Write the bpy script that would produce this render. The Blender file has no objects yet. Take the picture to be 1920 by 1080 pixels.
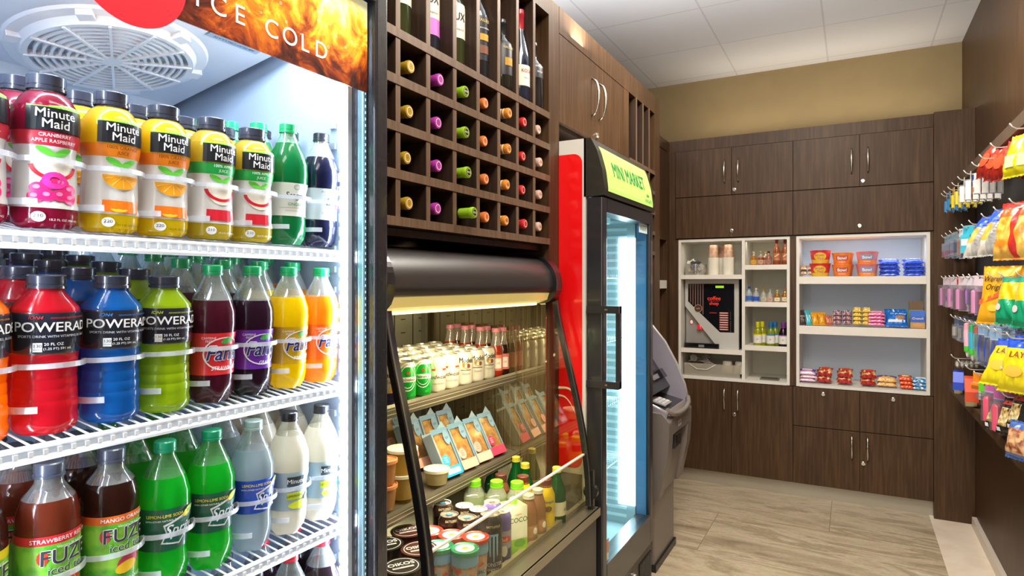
import bpy, math, random
from mathutils import Vector, Matrix
random.seed(7)
PI = math.pi
SC = bpy.context.scene
COL = SC.collection

# ------------------------------------------------------------ camera, world, lights, exposure
cam_d = bpy.data.cameras.new('camera'); cam = bpy.data.objects.new('camera', cam_d); COL.objects.link(cam)
cam.location = (0, 0, 1.4); cam.rotation_euler = (PI/2, 0, 0.49839)
cam_d.sensor_width = 36; cam_d.lens = 36*1176/1920; cam_d.shift_y = -10/1920; cam_d.clip_start = .02
SC.camera = cam
w = bpy.data.worlds.new('world'); SC.world = w; w.use_nodes = True
w.node_tree.nodes['Background'].inputs[0].default_value = (1, .95, .88, 1)
w.node_tree.nodes['Background'].inputs[1].default_value = .75
SC.view_settings.view_transform = 'Standard'; SC.view_settings.look = 'None'
SC.view_settings.gamma = 1; SC.view_settings.use_curve_mapping = False
SC.view_settings.exposure = 0.0
SC.cycles.max_bounces = 8; SC.cycles.transparent_max_bounces = 24; SC.cycles.sample_clamp_indirect = 6
def area(name, loc, aim, sx, sy, power, col=(1, 1, 1), spread=PI):
    d = bpy.data.lights.new(name, 'AREA'); d.shape = 'RECTANGLE'; d.size = sx; d.size_y = sy; d.energy = power; d.color = col; d.spread = spread
    o = bpy.data.objects.new(name, d); COL.objects.link(o); o.location = loc
    o.rotation_euler = Vector(aim).to_track_quat('-Z', 'Y').to_euler(); return o
WARM = (1, .90, .76)
area('cabinet_top_fill', (-1.30, 2.3, 2.47), (.35, 0, 1), .12, 2.3, 112, (.86, .93, 1))  # added uplight, hidden on top of the left run to brighten the ceiling
area('cabinet_top_fill', (-.25, 4.80, 2.47), (0, -.25, 1), 1.5, .08, 3.2, (1, .90, .74))  # added uplight over the back cabinets, for the wall and ceiling above
area('open_end_fill', (-.4, -2.3, 1.7), (0, 1, .12), 2.2, 1.8, 28, (1, .93, .82))  # added fill from the open end behind the camera, not a room fitting
area('ceiling_light_lamp', (-.15, .9, 2.93), (0, 0, -1), .6, 1.2, 50, WARM)
area('ceiling_light_lamp', (-.2, 2.75, 2.93), (0, 0, -1), .6, .6, 46, WARM)
area('ceiling_light_lamp', (.1, -1.0, 2.93), (0, 0, -1), .6, 1.2, 30, (1, .95, .88))

# ------------------------------------------------------------ materials
def lin(h):
    h = h.lstrip('#'); c = [int(h[i:i+2], 16)/255 for i in (0, 2, 4)]
    return tuple(x/12.92 if x <= .04045 else ((x+.055)/1.055)**2.4 for x in c) + (1,)
MATS = {}
def newmat(key):
    m = bpy.data.materials.new(key); m.use_nodes = True; nt = m.node_tree
    return m, nt, nt.nodes['Principled BSDF'], nt.nodes['Material Output']
def pl(h, rough=.45, metal=0, coat=0, em=0, spec=.5):
    k = ('pl', h, rough, metal, coat, em, spec)
    if k in MATS: return MATS[k]
    m, nt, b, o = newmat('paint_'+h)
    b.inputs['Base Color'].default_value = lin(h); b.inputs['Roughness'].default_value = rough
    b.inputs['Metallic'].default_value = metal; b.inputs['Coat Weight'].default_value = coat
    b.inputs['Coat Roughness'].default_value = .05; b.inputs['Specular IOR Level'].default_value = spec
    if em: b.inputs['Emission Color'].default_value = lin(h); b.inputs['Emission Strength'].default_value = em
    # slight procedural unevenness of the finish
    n = nt.nodes.new('ShaderNodeTexNoise'); n.inputs['Scale'].default_value = 60
    r = nt.nodes.new('ShaderNodeMapRange'); r.inputs['To Min'].default_value = max(0, rough-.04); r.inputs['To Max'].default_value = min(1, rough+.04)
    nt.links.new(n.outputs['Fac'], r.inputs['Value']); nt.links.new(r.outputs['Result'], b.inputs['Roughness'])
    MATS[k] = m; return m
def liq(h, tr=.12):
    k = ('liq', h, tr)
    if k in MATS: return MATS[k]
    m, nt, b, o = newmat('liquid_'+h)
    b.inputs['Base Color'].default_value = lin(h); b.inputs['Roughness'].default_value = .18; b.inputs['Coat Weight'].default_value = 1; b.inputs['Coat Roughness'].default_value = .04
    t = nt.nodes.new('ShaderNodeBsdfTranslucent'); t.inputs[0].default_value = lin(h)
    a = nt.nodes.new('ShaderNodeMixShader'); a.inputs[0].default_value = .48
    nt.links.new(b.outputs[0], a.inputs[1]); nt.links.new(t.outputs[0], a.inputs[2])
    p = nt.nodes.new('ShaderNodeBsdfTransparent'); c = lin(h); p.inputs[0].default_value = tuple(min(1, x*.7+.15) for x in c[:3])+(1,)
    a2 = nt.nodes.new('ShaderNodeMixShader'); a2.inputs[0].default_value = tr
    nt.links.new(a.outputs[0], a2.inputs[1]); nt.links.new(p.outputs[0], a2.inputs[2]); nt.links.new(a2.outputs[0], o.inputs[0])
    MATS[k] = m; return m
def clear(h='f2f6fa', refl=.10, rough=.04, body=.12):
    """thin clear plastic or glass: tinted see-through with a glossy skin and a little milkiness"""
    k = ('clear', h, refl, rough, body)
    if k in MATS: return MATS[k]
    m, nt, b, o = newmat('clear_'+h)
    b.inputs['Base Color'].default_value = lin(h); b.inputs['Roughness'].default_value = .3
    p = nt.nodes.new('ShaderNodeBsdfTransparent'); p.inputs[0].default_value = lin(h)
    g = nt.nodes.new('ShaderNodeBsdfGlossy'); g.inputs['Roughness'].default_value = rough
    l = nt.nodes.new('ShaderNodeLayerWeight'); l.inputs[0].default_value = .25
    ad = nt.nodes.new('ShaderNodeMath'); ad.operation = 'MULTIPLY_ADD'; ad.inputs[1].default_value = .55; ad.inputs[2].default_value = refl; ad.use_clamp = True
    nt.links.new(l.outputs['Facing'], ad.inputs[0])
    a = nt.nodes.new('ShaderNodeMixShader'); a.inputs[0].default_value = body
    nt.links.new(p.outputs[0], a.inputs[1]); nt.links.new(b.outputs[0], a.inputs[2])
    a2 = nt.nodes.new('ShaderNodeMixShader'); nt.links.new(ad.outputs[0], a2.inputs[0])
    nt.links.new(a.outputs[0], a2.inputs[1]); nt.links.new(g.outputs[0], a2.inputs[2]); nt.links.new(a2.outputs[0], o.inputs[0])
    MATS[k] = m; return m
def pane(refl=.03, tint='ffffff', rough=0.0):
    k = ('pane', refl, tint, rough)
    if k in MATS: return MATS[k]
    m, nt, b, o = newmat('glass_pane')
    p = nt.nodes.new('ShaderNodeBsdfTransparent'); p.inputs[0].default_value = lin(tint)
    g = nt.nodes.new('ShaderNodeBsdfGlossy'); g.inputs['Roughness'].default_value = rough
    a2 = nt.nodes.new('ShaderNodeMixShader'); a2.inputs[0].default_value = refl
    nt.links.new(p.outputs[0], a2.inputs[1]); nt.links.new(g.outputs[0], a2.inputs[2]); nt.links.new(a2.outputs[0], o.inputs[0])
    nt.nodes.remove(b); MATS[k] = m; return m
def ramp(nt, stops):
    r = nt.nodes.new('ShaderNodeValToRGB'); e = r.color_ramp.elements
    while len(e) < len(stops): e.new(.5)
    for x, (p, c) in zip(e, stops): x.position = p; x.color = lin(c)
    return r
def coords(nt, scale, kind='Object'):
    t = nt.nodes.new('ShaderNodeTexCoord'); mp = nt.nodes.new('ShaderNodeMapping'); mp.inputs['Scale'].default_value = scale
    nt.links.new(t.outputs[kind], mp.inputs[0]); return mp
def wood(c1, c2, c3, key, rough=.42):
    if key in MATS: return MATS[key]
    m, nt, b, o = newmat(key)
    mp = coords(nt, (14, 14, .7)); n = nt.nodes.new('ShaderNodeTexNoise'); n.inputs['Scale'].default_value = 6; n.inputs['Detail'].default_value = 8
    mp2 = coords(nt, (1.2, 1.2, .5)); n2 = nt.nodes.new('ShaderNodeTexNoise'); n2.inputs['Scale'].default_value = 2
    nt.links.new(mp.outputs[0], n.inputs[0]); nt.links.new(mp2.outputs[0], n2.inputs[0])
    mx = nt.nodes.new('ShaderNodeMath'); mx.operation = 'MULTIPLY_ADD'; mx.inputs[1].default_value = .7
    m3 = nt.nodes.new('ShaderNodeMath'); m3.operation = 'MULTIPLY'; m3.inputs[1].default_value = .3
    nt.links.new(n2.outputs['Fac'], m3.inputs[0]); nt.links.new(n.outputs['Fac'], mx.inputs[0]); nt.links.new(m3.outputs[0], mx.inputs[2])
    r = ramp(nt, [(.3, c1), (.5, c2), (.7, c3)]); nt.links.new(mx.outputs[0], r.inputs[0]); nt.links.new(r.outputs[0], b.inputs['Base Color'])
    b.inputs['Roughness'].default_value = rough; b.inputs['Specular IOR Level'].default_value = .22
    bp = nt.nodes.new('ShaderNodeBump'); bp.inputs['Strength'].default_value = .08; bp.inputs['Distance'].default_value = .002
    nt.links.new(n.outputs['Fac'], bp.inputs['Height']); nt.links.new(bp.outputs[0], b.inputs['Normal'])
    MATS[key] = m; return m
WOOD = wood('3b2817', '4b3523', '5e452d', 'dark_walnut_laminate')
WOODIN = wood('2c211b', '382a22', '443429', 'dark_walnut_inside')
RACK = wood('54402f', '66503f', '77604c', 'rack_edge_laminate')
WHITE = pl('e4e0d6', .4); CHROME = pl('d8d4cc', .22, 1); BLACK = pl('17181c', .35); BLACKG = pl('121318', .15, 0, .5)

def speckle(key, h1, h2, scale=40, rough=.3, coat=.3, stops=None):
    if key in MATS: return MATS[key]
    m, nt, b, o = newmat(key); mp = coords(nt, (1, 1, 1)); n = nt.nodes.new('ShaderNodeTexNoise'); n.inputs['Scale'].default_value = scale; n.inputs['Detail'].default_value = 4
    nt.links.new(mp.outputs[0], n.inputs[0]); r = ramp(nt, stops or [(.42, h1), (.58, h2)]); nt.links.new(n.outputs['Fac'], r.inputs[0])
    nt.links.new(r.outputs[0], b.inputs['Base Color']); b.inputs['Roughness'].default_value = rough; b.inputs['Coat Weight'].default_value = coat
    MATS[key] = m; return m

# ------------------------------------------------------------ mesh builder
_T = {}
def text2d(s, size, sx=1, shear=0, bold=0):
    k = (s, sx, shear, size > .025)
    if k not in _T:
        cu = bpy.data.curves.new('t', 'FONT'); cu.body = s; cu.size = 1; cu.align_x = 'CENTER'; cu.align_y = 'CENTER'; cu.resolution_u = 8 if size > .025 else 3; cu.shear = shear
        ob = bpy.data.objects.new('t', cu); me = ob.to_mesh()
        V = [(v.co.x*sx, v.co.y) for v in me.vertices]; F = [tuple(p.vertices) for p in me.polygons]
        ob.to_mesh_clear(); bpy.data.objects.remove(ob); bpy.data.curves.remove(cu); _T[k] = (V, F)
    V, F = _T[k]; return [(x*size, y*size) for x, y in V], F
def planef(x0=0, y0=0, z0=0): return lambda u, v, o: (x0+o, y0+u, z0+v)
def topf(x0=0, y0=0, z0=0): return lambda u, v, o: (x0-v, y0+u, z0+o)     # decals on a lid, read from +X
class MB:
    def __init__(s): s.v = []; s.f = []; s.m = []; s.s = []; s.mats = []
    def mi(s, m):
        if m not in s.mats: s.mats.append(m)
        return s.mats.index(m)
    def face(s, idx, m, smooth=False): s.f.append(tuple(idx)); s.m.append(s.mi(m)); s.s.append(smooth)
    def box(s, x0, x1, y0, y1, z0, z1, m, M=None):
        b = len(s.v); x0, x1 = sorted((x0, x1)); y0, y1 = sorted((y0, y1)); z0, z1 = sorted((z0, z1))
        P = [(x, y, z) for z in (z0, z1) for y in (y0, y1) for x in (x0, x1)]
        if M: P = [tuple(M @ Vector(p)) for p in P]
        s.v += P
        for q in ((0, 2, 3, 1), (4, 5, 7, 6), (0, 1, 5, 4), (2, 6, 7, 3), (0, 4, 6, 2), (1, 3, 7, 5)): s.face([b+i for i in q], m)
        return s
    def rbox(s, x0, x1, y0, y1, z0, z1, m, r=.01, n=4, axis='z'):
        """box whose four edges along one axis are rounded"""
        dims = {'z': ((x0, x1), (y0, y1), (z0, z1)), 'x': ((y0, y1), (z0, z1), (x0, x1)), 'y': ((x0, x1), (z0, z1), (y0, y1))}[axis]
        (a0, a1), (b0, b1), (c0, c1) = dims; pts = []
        for cx, cy, st in ((a1-r, b1-r, 0), (a0+r, b1-r, 1), (a0+r, b0+r, 2), (a1-r, b0+r, 3)):
            for i in range(n+1):
                t = (st+i/n)*PI/2; pts.append((cx+r*math.cos(t), cy+r*math.sin(t)))
        s.prism(pts, c0, c1, m, axis, smooth=False); return s
    def prism(s, pts, c0, c1, m, axis='y', smooth=False, caps=True, capm=None):
        b = len(s.v); n = len(pts)
        def P(a, bb, c): return {'z': (a, bb, c), 'x': (c, a, bb), 'y': (a, c, bb)}[axis]
        for c in (c0, c1): s.v += [P(a, bb, c) for a, bb in pts]
        flip = axis == 'y'
        for i in range(n):
            j = (i+1) % n; q = [b+i, b+j, b+n+j, b+n+i]; s.face(q[::-1] if flip else q, m, smooth)
        if caps:
            k = len(s.v)
            for c in (c0, c1): s.v += [P(a, bb, c) for a, bb in pts]
            A = list(range(k, k+n)); B = list(range(k+n, k+2*n)); cm = capm or m
            s.face(A if flip else A[::-1], cm); s.face(B[::-1] if flip else B, cm)
        return s
    def lathe(s, prof, m, n=24, loc=(0, 0, 0), mod=None, M=None, closed=False):
        """prof: [(r, z[, mat of the segment that starts here])]"""
        rings = []
        def ring(r, z):
            b = len(s.v)
            for i in range(n):
                a = 2*PI*i/n; rr = r*(mod(a, z, r) if mod else 1); p = (loc[0]+rr*math.cos(a), loc[1]+rr*math.sin(a), loc[2]+z)
                s.v.append(tuple(M @ Vector(p)) if M else p)
            return b
        prev = None
        for k in range(len(prof)-1):
            (r0, z0), (r1, z1) = prof[k][:2], prof[k+1][:2]; mm = prof[k][2] if len(prof[k]) > 2 else m
            if prev is not None and k > 0:
                rp, zp = prof[k-1][:2]; a = math.atan2(z0-zp, r0-rp); c = math.atan2(z1-z0, r1-r0)
                sharp = abs((a-c+PI) % (2*PI)-PI) > .7
            else: sharp = True
            b0 = ring(r0, z0) if sharp else prev
            b1 = ring(r1, z1); prev = b1
            for i in range(n):
                j = (i+1) % n; s.face((b0+i, b0+j, b1+j, b1+i), mm, True)
        return s
    def tube(s, pts, r, m, n=6, closed=False, caps=True):
        P = [Vector(p) for p in pts]; N = len(P); base = len(s.v); up = Vector((0, 0, 1)); last = None
        for i, p in enumerate(P):
            if closed: d = P[(i+1) % N]-P[i-1]
            else: d = (P[min(i+1, N-1)]-P[max(i-1, 0)])
            d.normalize()
            a = last if last is not None else (up if abs(d.z) < .9 else Vector((1, 0, 0)))
            u = (a-d*a.dot(d)).normalized(); last = u; v = d.cross(u)
            rr = r[i] if isinstance(r, (list, tuple)) else r
            for k in range(n):
                t = 2*PI*k/n; s.v.append(tuple(p+u*rr*math.cos(t)+v*rr*math.sin(t)))
        for i in range(N if closed else N-1):
            a, b = base+i*n, base+((i+1) % N)*n
            for k in range(n): j = (k+1) % n; s.face((a+k, a+j, b+j, b+k), m, True)
        if caps and not closed:
            s.face([base+k for k in range(n)][::-1], m); s.face([base+(N-1)*n+k for k in range(n)], m)
        return s
    def ball(s, c, r, m, n=8, sz=1):
        s.lathe([(max(1e-4, r*math.sin(PI*i/n)), -r*sz*math.cos(PI*i/n)) for i in range(n+1)], m, n=2*n, loc=c); return s
    def disc(s, r, m, loc=(0, 0, 0), n=24, up=True):
        b = len(s.v); s.v += [(loc[0]+r*math.cos(2*PI*i/n), loc[1]+r*math.sin(2*PI*i/n), loc[2]) for i in range(n)]
        q = list(range(b, b+n)); s.face(q if up else q[::-1], m); return s
    # flat marks laid on a surface
    def text(s, f, st, u, v, size, m, off=.0008, **k):
        bold = k.pop('bold', 0)*size; V, F = text2d(st, size, **k)
        sh = [(0, 0)] if not bold else [(bold*.5*c, bold*.35*d) for c, d in ((1, 1), (-1, 1), (1, -1), (-1, -1))] if bold < .03*size else [(bold*.8*math.cos(q*PI/4), bold*.8*math.sin(q*PI/4)) for q in range(8)]
        for n_, (dx, dy) in enumerate(sh):
            b = len(s.v); s.v += [f(u+x+dx, v+y+dy, off+n_*2e-6) for x, y in V]
            for q in F: s.face([b+i for i in q], m)
        return s
    def rect(s, f, u0, u1, v0, v1, m, off=.0005, nu=1, nv=1):
        b = len(s.v)
        for j in range(nv+1):
            for i in range(nu+1): s.v.append(f(u0+(u1-u0)*i/nu, v0+(v1-v0)*j/nv, off))
        for j in range(nv):
            for i in range(nu):
                a = b+j*(nu+1)+i; s.face((a, a+1, a+nu+2, a+nu+1), m)
        return s
    def ell(s, f, u, v, a, b, m, off=.0006, n=18, t0=0, t1=2*PI, inner=0, rot=0):
        k = len(s.v); full = abs(t1-t0-2*PI) < 1e-6; cnt = n if full else n+1
        def P(q, t):
            x, y = a*q*math.cos(t), b*q*math.sin(t); return f(u+x*math.cos(rot)-y*math.sin(rot), v+x*math.sin(rot)+y*math.cos(rot), off)
        rs = (inner, 1) if inner else (.5, 1) if max(a, b) < .006 else (.2, .45, .7, 1)
        for q in rs:
            for i in range(cnt): s.v.append(P(q, t0+(t1-t0)*i/n))
        for g in range(len(rs)-1):
            for i in range(n):
                j = (i+1) % cnt; s.face((k+g*cnt+i, k+(g+1)*cnt+i, k+(g+1)*cnt+j, k+g*cnt+j), m)
        if not inner: s.face([k+i for i in range(cnt)], m)
        return s
    def poly(s, f, pts, m, off=.0006):
        if f(0, 0, 0)[:2] == f(.01, 0, 0)[:2] or len(pts) > 12 or abs(Vector(f(.02, 0, 0)).length-Vector(f(0, 0, 0)).length) > 1e-4:
            b = len(s.v); s.v += [f(x, y, off) for x, y in pts]; s.face(range(b, b+len(pts)), m); return s
        cx = sum(p[0] for p in pts)/len(pts); cy = sum(p[1] for p in pts)/len(pts)     # curved surface: finer pieces that follow it
        for p, q in zip(pts, list(pts[1:])+[pts[0]]):
            N = max(1, int(max(math.dist(p, q), math.dist(p, (cx, cy)))/.006)); rows = []
            for i in range(N+1):
                row_ = []
                for j in range(i+1):
                    t = i/N; w_ = j/i if i else 0; x = cx+t*((p[0]*(1-w_)+q[0]*w_)-cx); y = cy+t*((p[1]*(1-w_)+q[1]*w_)-cy); row_.append(len(s.v)); s.v.append(f(x, y, off))
                rows.append(row_)
            for i in range(N):
                for j in range(i+1):
                    s.face((rows[i][j], rows[i+1][j], rows[i+1][j+1]), m)
                    if j < i: s.face((rows[i][j], rows[i+1][j+1], rows[i][j+1]), m)
        return s
    def mesh(s, name):
        me = bpy.data.meshes.new(name); me.from_pydata([tuple(v) for v in s.v], [], s.f)
        for m in s.mats: me.materials.append(m)
        me.polygons.foreach_set('material_index', s.m); me.polygons.foreach_set('use_smooth', s.s); me.update(); return me
    def build(s, name, parent=None, label=None, loc=None, rot=None, bevel=0):
        o = bpy.data.objects.new(name, s.mesh(name)); COL.objects.link(o)
        if parent is not None: o.parent = parent
        if label: o['label'] = label
        if loc: o.location = loc
        if rot: o.rotation_euler = rot
        if bevel:
            b = o.modifiers.new('bevel', 'BEVEL'); b.width = bevel; b.segments = 2; b.limit_method = 'ANGLE'
        return o
def tag(o, label, cat, group=None):
    o['label'] = label; o['category'] = cat
    if group: o['group'] = group
    return o
def thing(name, label, cat, loc=(0, 0, 0), rz=0, group=None, tilt=(0, 0)):
    o = bpy.data.objects.new(name, None); COL.objects.link(o); o.empty_display_size = .05
    o.location = loc; o.rotation_euler = (tilt[0], tilt[1], rz); return tag(o, label, cat, group)
def kids(o): return [c for c in CH.get(o.name, [])]
CH = {}
def dup(r, loc, rz=0, label=None, group=None, tilt=(0, 0)):
    def cp(o, parent):
        c = o.copy(); COL.objects.link(c)
        if parent is not None: c.parent = parent
        for k in list(o.children): cp(k, c)
        return c
    c = cp(r, None); c.location = loc; c.rotation_euler = (tilt[0], tilt[1], rz)
    if label: c['label'] = label
    if group: c['group'] = group
    elif 'group' in c: del c['group']
    return c
def struct(o): o['kind'] = 'structure'; return o
PROTO = {}
def place(key, maker, label, loc, rz=0, group=None, tilt=(0, 0), cat=None):
    """first call moves the thing the maker builds, later calls copy it with its parts"""
    if key not in PROTO:
        r = maker(); r.location = loc; r.rotation_euler = (tilt[0], tilt[1], rz); r['label'] = label
        if group: r['group'] = group
        PROTO[key] = r; return r
    return dup(PROTO[key], loc, rz, label, group, tilt)

# ------------------------------------------------------------ the room
def floor_mat():
    m, nt, b, o = newmat('stone_floor_tile')
    t = nt.nodes.new('ShaderNodeTexCoord'); mp = nt.nodes.new('ShaderNodeMapping'); mp.inputs['Location'].default_value = (.12, -3.35, 0)
    nt.links.new(t.outputs['Object'], mp.inputs[0])
    br = nt.nodes.new('ShaderNodeTexBrick'); br.offset = .5; br.inputs['Scale'].default_value = 1; br.inputs['Brick Width'].default_value = 1.2; br.inputs['Row Height'].default_value = .6
    br.inputs['Mortar Size'].default_value = .0022; br.inputs['Mortar Smooth'].default_value = .1
    br.inputs['Color1'].default_value = (.15, .15, .15, 1); br.inputs['Color2'].default_value = (.85, .85, .85, 1); br.inputs['Mortar'].default_value = (.5, .5, .5, 1)
    nt.links.new(mp.outputs[0], br.inputs[0])
    ml = nt.nodes.new('ShaderNodeVectorMath'); ml.operation = 'MULTIPLY_ADD'; ml.inputs[1].default_value = (9, 5, 3)
    nt.links.new(br.outputs['Color'], ml.inputs[0]); mp3 = coords(nt, (1.0, 4.2, 1)); mp3.inputs['Rotation'].default_value = (0, 0, .22); nt.links.new(mp3.outputs[0], ml.inputs[2])
    n = nt.nodes.new('ShaderNodeTexNoise'); n.inputs['Scale'].default_value = 1.6; n.inputs['Detail'].default_value = 9; n.inputs['Roughness'].default_value = .62; n.inputs['Distortion'].default_value = .6
    nt.links.new(ml.outputs[0], n.inputs[0])
    r = ramp(nt, [(.28, '87775f'), (.42, 'ac9b80'), (.52, 'c2b297'), (.60, '9e8d72'), (.66, 'b7a78c'), (.76, 'd6c9b2')]); nt.links.new(n.outputs['Fac'], r.inputs[0])
    mp4 = coords(nt, (60, 60, 60)); n2 = nt.nodes.new('ShaderNodeTexNoise'); n2.inputs['Scale'].default_value = 1; nt.links.new(mp4.outputs[0], n2.inputs[0])
    mx = nt.nodes.new('ShaderNodeMix'); mx.data_type = 'RGBA'; mx.blend_type = 'OVERLAY'; mx.inputs[0].default_value = .25
    nt.links.new(r.outputs[0], mx.inputs[6]); nt.links.new(n2.outputs['Color'], mx.inputs[7])
    mj = nt.nodes.new('ShaderNodeMix'); mj.data_type = 'RGBA'; nt.links.new(br.outputs['Fac'], mj.inputs[0]); nt.links.new(mx.outputs[2], mj.inputs[6]); mj.inputs[7].default_value = lin('8b806e')
    nt.links.new(mj.outputs[2], b.inputs['Base Color']); b.inputs['Roughness'].default_value = .42
    return m
def ceil_mat():
    m, nt, b, o = newmat('ceiling_tile'); mp = coords(nt, (1, 1, 1)); mp.inputs['Location'].default_value = (.157, -.6, 0)
    br = nt.nodes.new('ShaderNodeTexBrick'); br.offset = 0; br.inputs['Scale'].default_value = 1; br.inputs['Brick Width'].default_value = .61; br.inputs['Row Height'].default_value = .61
    br.inputs['Mortar Size'].default_value = .006; br.inputs['Mortar Smooth'].default_value = .3
    br.inputs['Color1'].default_value = lin('e8e6e6'); br.inputs['Color2'].default_value = lin('e4e2e2'); br.inputs['Mortar'].default_value = lin('d2cfcf')
    nt.links.new(mp.outputs[0], br.inputs[0]); nt.links.new(br.outputs[0], b.inputs['Base Color']); b.inputs['Roughness'].default_value = .9; return m
FM = floor_mat(); CLG = 2.964
struct(MB().box(-2.2, .40, -2.5, 5.1, -.05, 0, FM).build('floor'))
struct(MB().box(.40, .75, -2.5, 5.1, -.05, 0, speckle('border_tile', 'ebdac4', 'f2e3cf', 8, .35, .2)).build('trim_1'))
struct(MB().box(-2.2, .75, -2.5, 5.1, CLG, CLG+.05, ceil_mat()).build('ceiling'))
TAN = speckle('tan_wall_paint', '98825a', '9c865d', 5, .8, 0)
struct(MB().box(-2.2, .75, 4.97, 5.07, 0, CLG, TAN).build('wall_back'))
struct(MB().box(-2.2, -2.1, -2.5, 4.97, 0, CLG, TAN).build('wall_left'))
struct(MB().box(.62, .72, -2.5, 4.97, 0, CLG, WOOD).build('wall_right'))
struct(MB().box(.598, .62, -2.5, 4.43, 0, .055, pl('d6cabb', .4)).build('baseboard_right'))
for y, hh in ((.9, .6), (2.75, .3), (-1.0, .6)):
    x = {.9: -.15, 2.75: -.2, -1.0: .1}[y]
    t = thing('ceiling_light', {.9: 'flat ceiling light panel above the drink cooler', 2.75: 'square flat ceiling light panel above the aisle', -1.0: 'flat ceiling light panel at the near end of the aisle'}[y], 'ceiling light', (x, y, CLG))
    m = MB()
    for a, b_, c, d in ((-.33, -.30, -hh-.03, hh+.03), (.30, .33, -hh-.03, hh+.03), (-.3, .3, -hh-.03, -hh), (-.3, .3, hh, hh+.03)): m.box(a, b_, c, d, -.036, 0, WHITE)
    m.build('frame', t)
# ------------------------------------------------------------ tall drink cooler
LINER = pl('9cb0c8', .35, 0, .3); LWHITE = pl('dfe6f0', .35, 0, .2)
ck = thing('drink_cooler', 'tall black glass-door drink cooler with ice cold cola header, filled with bottles', 'cooler', (-1.15, .565, 0))
def K(m, name, parent=ck, **k):      # geometry written in room coordinates, parented to the cooler
    o = m.build(name, parent, **k); o.matrix_parent_inverse = Matrix.Translation(-Vector((-1.15, .565, 0))) if parent is ck else Matrix(); return o
m = MB(); BK = pl('1b1c20', .4)
m.box(-1.5, -.85, .17, .215, 0, 2.05, BK).box(-1.5, -.85, .925, .96, 0, 2.05, BK).box(-1.5, -1.455, .215, .925, 0, 2.05, BK).box(-1.455, -.85, .215, .925, 1.95, 2.05, BK).box(-1.455, -.85, .215, .925, 0, .22, BK)
K(m, 'cabinet')
m = MB(); m.box(-1.452, -1.44, .217, .923, .222, 1.94, LINER).box(-1.44, -.852, .217, .228, .222, 1.94, LINER).box(-1.44, -.852, .912, .923, .222, 1.94, LINER).box(-1.44, -.852, .228, .912, 1.93, 1.945, LWHITE).box(-1.44, -.852, .228, .912, .222, .235, LINER)
for z in [.3+.04*i for i in range(36)]: m.box(-1.438, -1.43, .30, .31, z, z+.02, pl('8d97a6', .4)).box(-1.438, -1.43, .84, .85, z, z+.02, pl('8d97a6', .4)); m.box(-.90, -.885, .905, .911, z, z+.012, pl('9aa4b4', .4))
K(m, 'liner')
# evaporator housing under the roof, sloping down to the back
ev = MB(); ev.prism([(-.955, 1.928), (-.955, 1.870), (-1.0, 1.866), (-1.36, 1.803), (-1.385, 1.775), (-1.438, 1.765), (-1.438, 1.928)], .25, .885, LWHITE, 'y')
evo = K(ev, 'evaporator_housing')
fan = thing('x', '', '', (0, 0, 0)); bpy.data.objects.remove(fan)
TILT = Matrix.Translation((-1.212, .668, 1.832)) @ Matrix.Scale(1.0, 4) @ Matrix.Rotation(-math.atan2(.063, .36), 4, 'Y')
g = MB(); WP = pl('f6f8fb', .3, 0, .3)
g.lathe([(.165, -.001), (.160, -.008), (.142, -.010), (.135, -.022), (.130, -.022), (.128, -.004)], WP, 48, M=TILT)
for r in [.018+.0122*i for i in range(10)]:
    g.lathe([(r-.0022, -.016), (r-.0022, -.022), (r+.0022, -.022), (r+.0022, -.016), (r-.0022, -.016)], WP, 48, M=TILT)
for i in range(12):
    a = i*PI/6; R = TILT @ Matrix.Rotation(a, 4, 'Z'); g.box(.012, .132, -.0022, .0022, -.0245, -.013, WP, M=R)
for i in range(6):
    R = TILT @ Matrix.Rotation(i*PI/3+.3, 4, 'Z'); g.prism([(.132, -.014), (.158, -.014), (.145, .014)], -.03, -.008, WP, 'z') if False else g.box(.13, .158, -.012, .012, -.018, -.006, WP, M=R)
g.lathe([(.0001, -.024), (.016, -.024), (.016, -.014)], WP, 20, M=TILT)
g.disc(.129, pl('59616f', .6), n=32, up=False); n0 = len(g.v)-32
for i in range(n0, len(g.v)): g.v[i] = tuple(TILT @ (Vector(g.v[i])+Vector((0, 0, -.003))))
K(g, 'fan_grille', evo)
st = MB(); SLP = math.atan2(.063, .36)
def slopef(u, v, o): return (-1.03-v*math.cos(SLP)+0, .80-u, 1.8595-v*math.sin(SLP)-o)
st.rect(slopef, -.055, .055, -.02, .018, pl('9fb2c8', .5), .001)
for i, t in enumerate(('AIR MUST CIRCULATE', 'ALLOW SPACE BETWEEN', 'CANS OR BOTTLES')): st.text(slopef, t, 0, .009-.011*i, .009, pl('3a4658', .6), .0018)
K(st, 'airflow_sticker', evo)
# LED strips up both front corners
LED = pl('f2f6ff', .4, em=9)
for y0, y1, ny in ((.896, .910, 0), (.230, .244, 1)):
    s_ = MB(); s_.box(-.862, -.842, y0, y1, .30, 1.90, LWHITE)
    for z in [.32+.026*i for i in range(60)]: s_.box(-.8665, -.862, y0+.002, y1-.002, z, z+.016, LED)
    yf = y0-.003 if ny == 0 else y1+.003
    for z in [.32+.026*i for i in range(60)]: s_.box(-.860, -.844, min(yf, y0 if ny == 0 else y1), max(yf, y0 if ny == 0 else y1), z, z+.016, LED)
    K(s_, 'led_strip')
area('cooler_led_lamp', (-.848, .892, 1.1), (-.30, -1, 0), .02, 1.6, 9, (.86, .92, 1))
area('cooler_led_lamp', (-.848, .248, 1.1), (-.30, 1, 0), .02, 1.6, 8, (.86, .92, 1))
area('cooler_roof_lamp', (-.862, .57, 1.90), (-.5, 0, -.6), .6, .02, 7, (.86, .92, 1))
YC = [.338+.077*i for i in range(8)]
SHZ = (1.462, 1.210, .950, .700)
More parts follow.
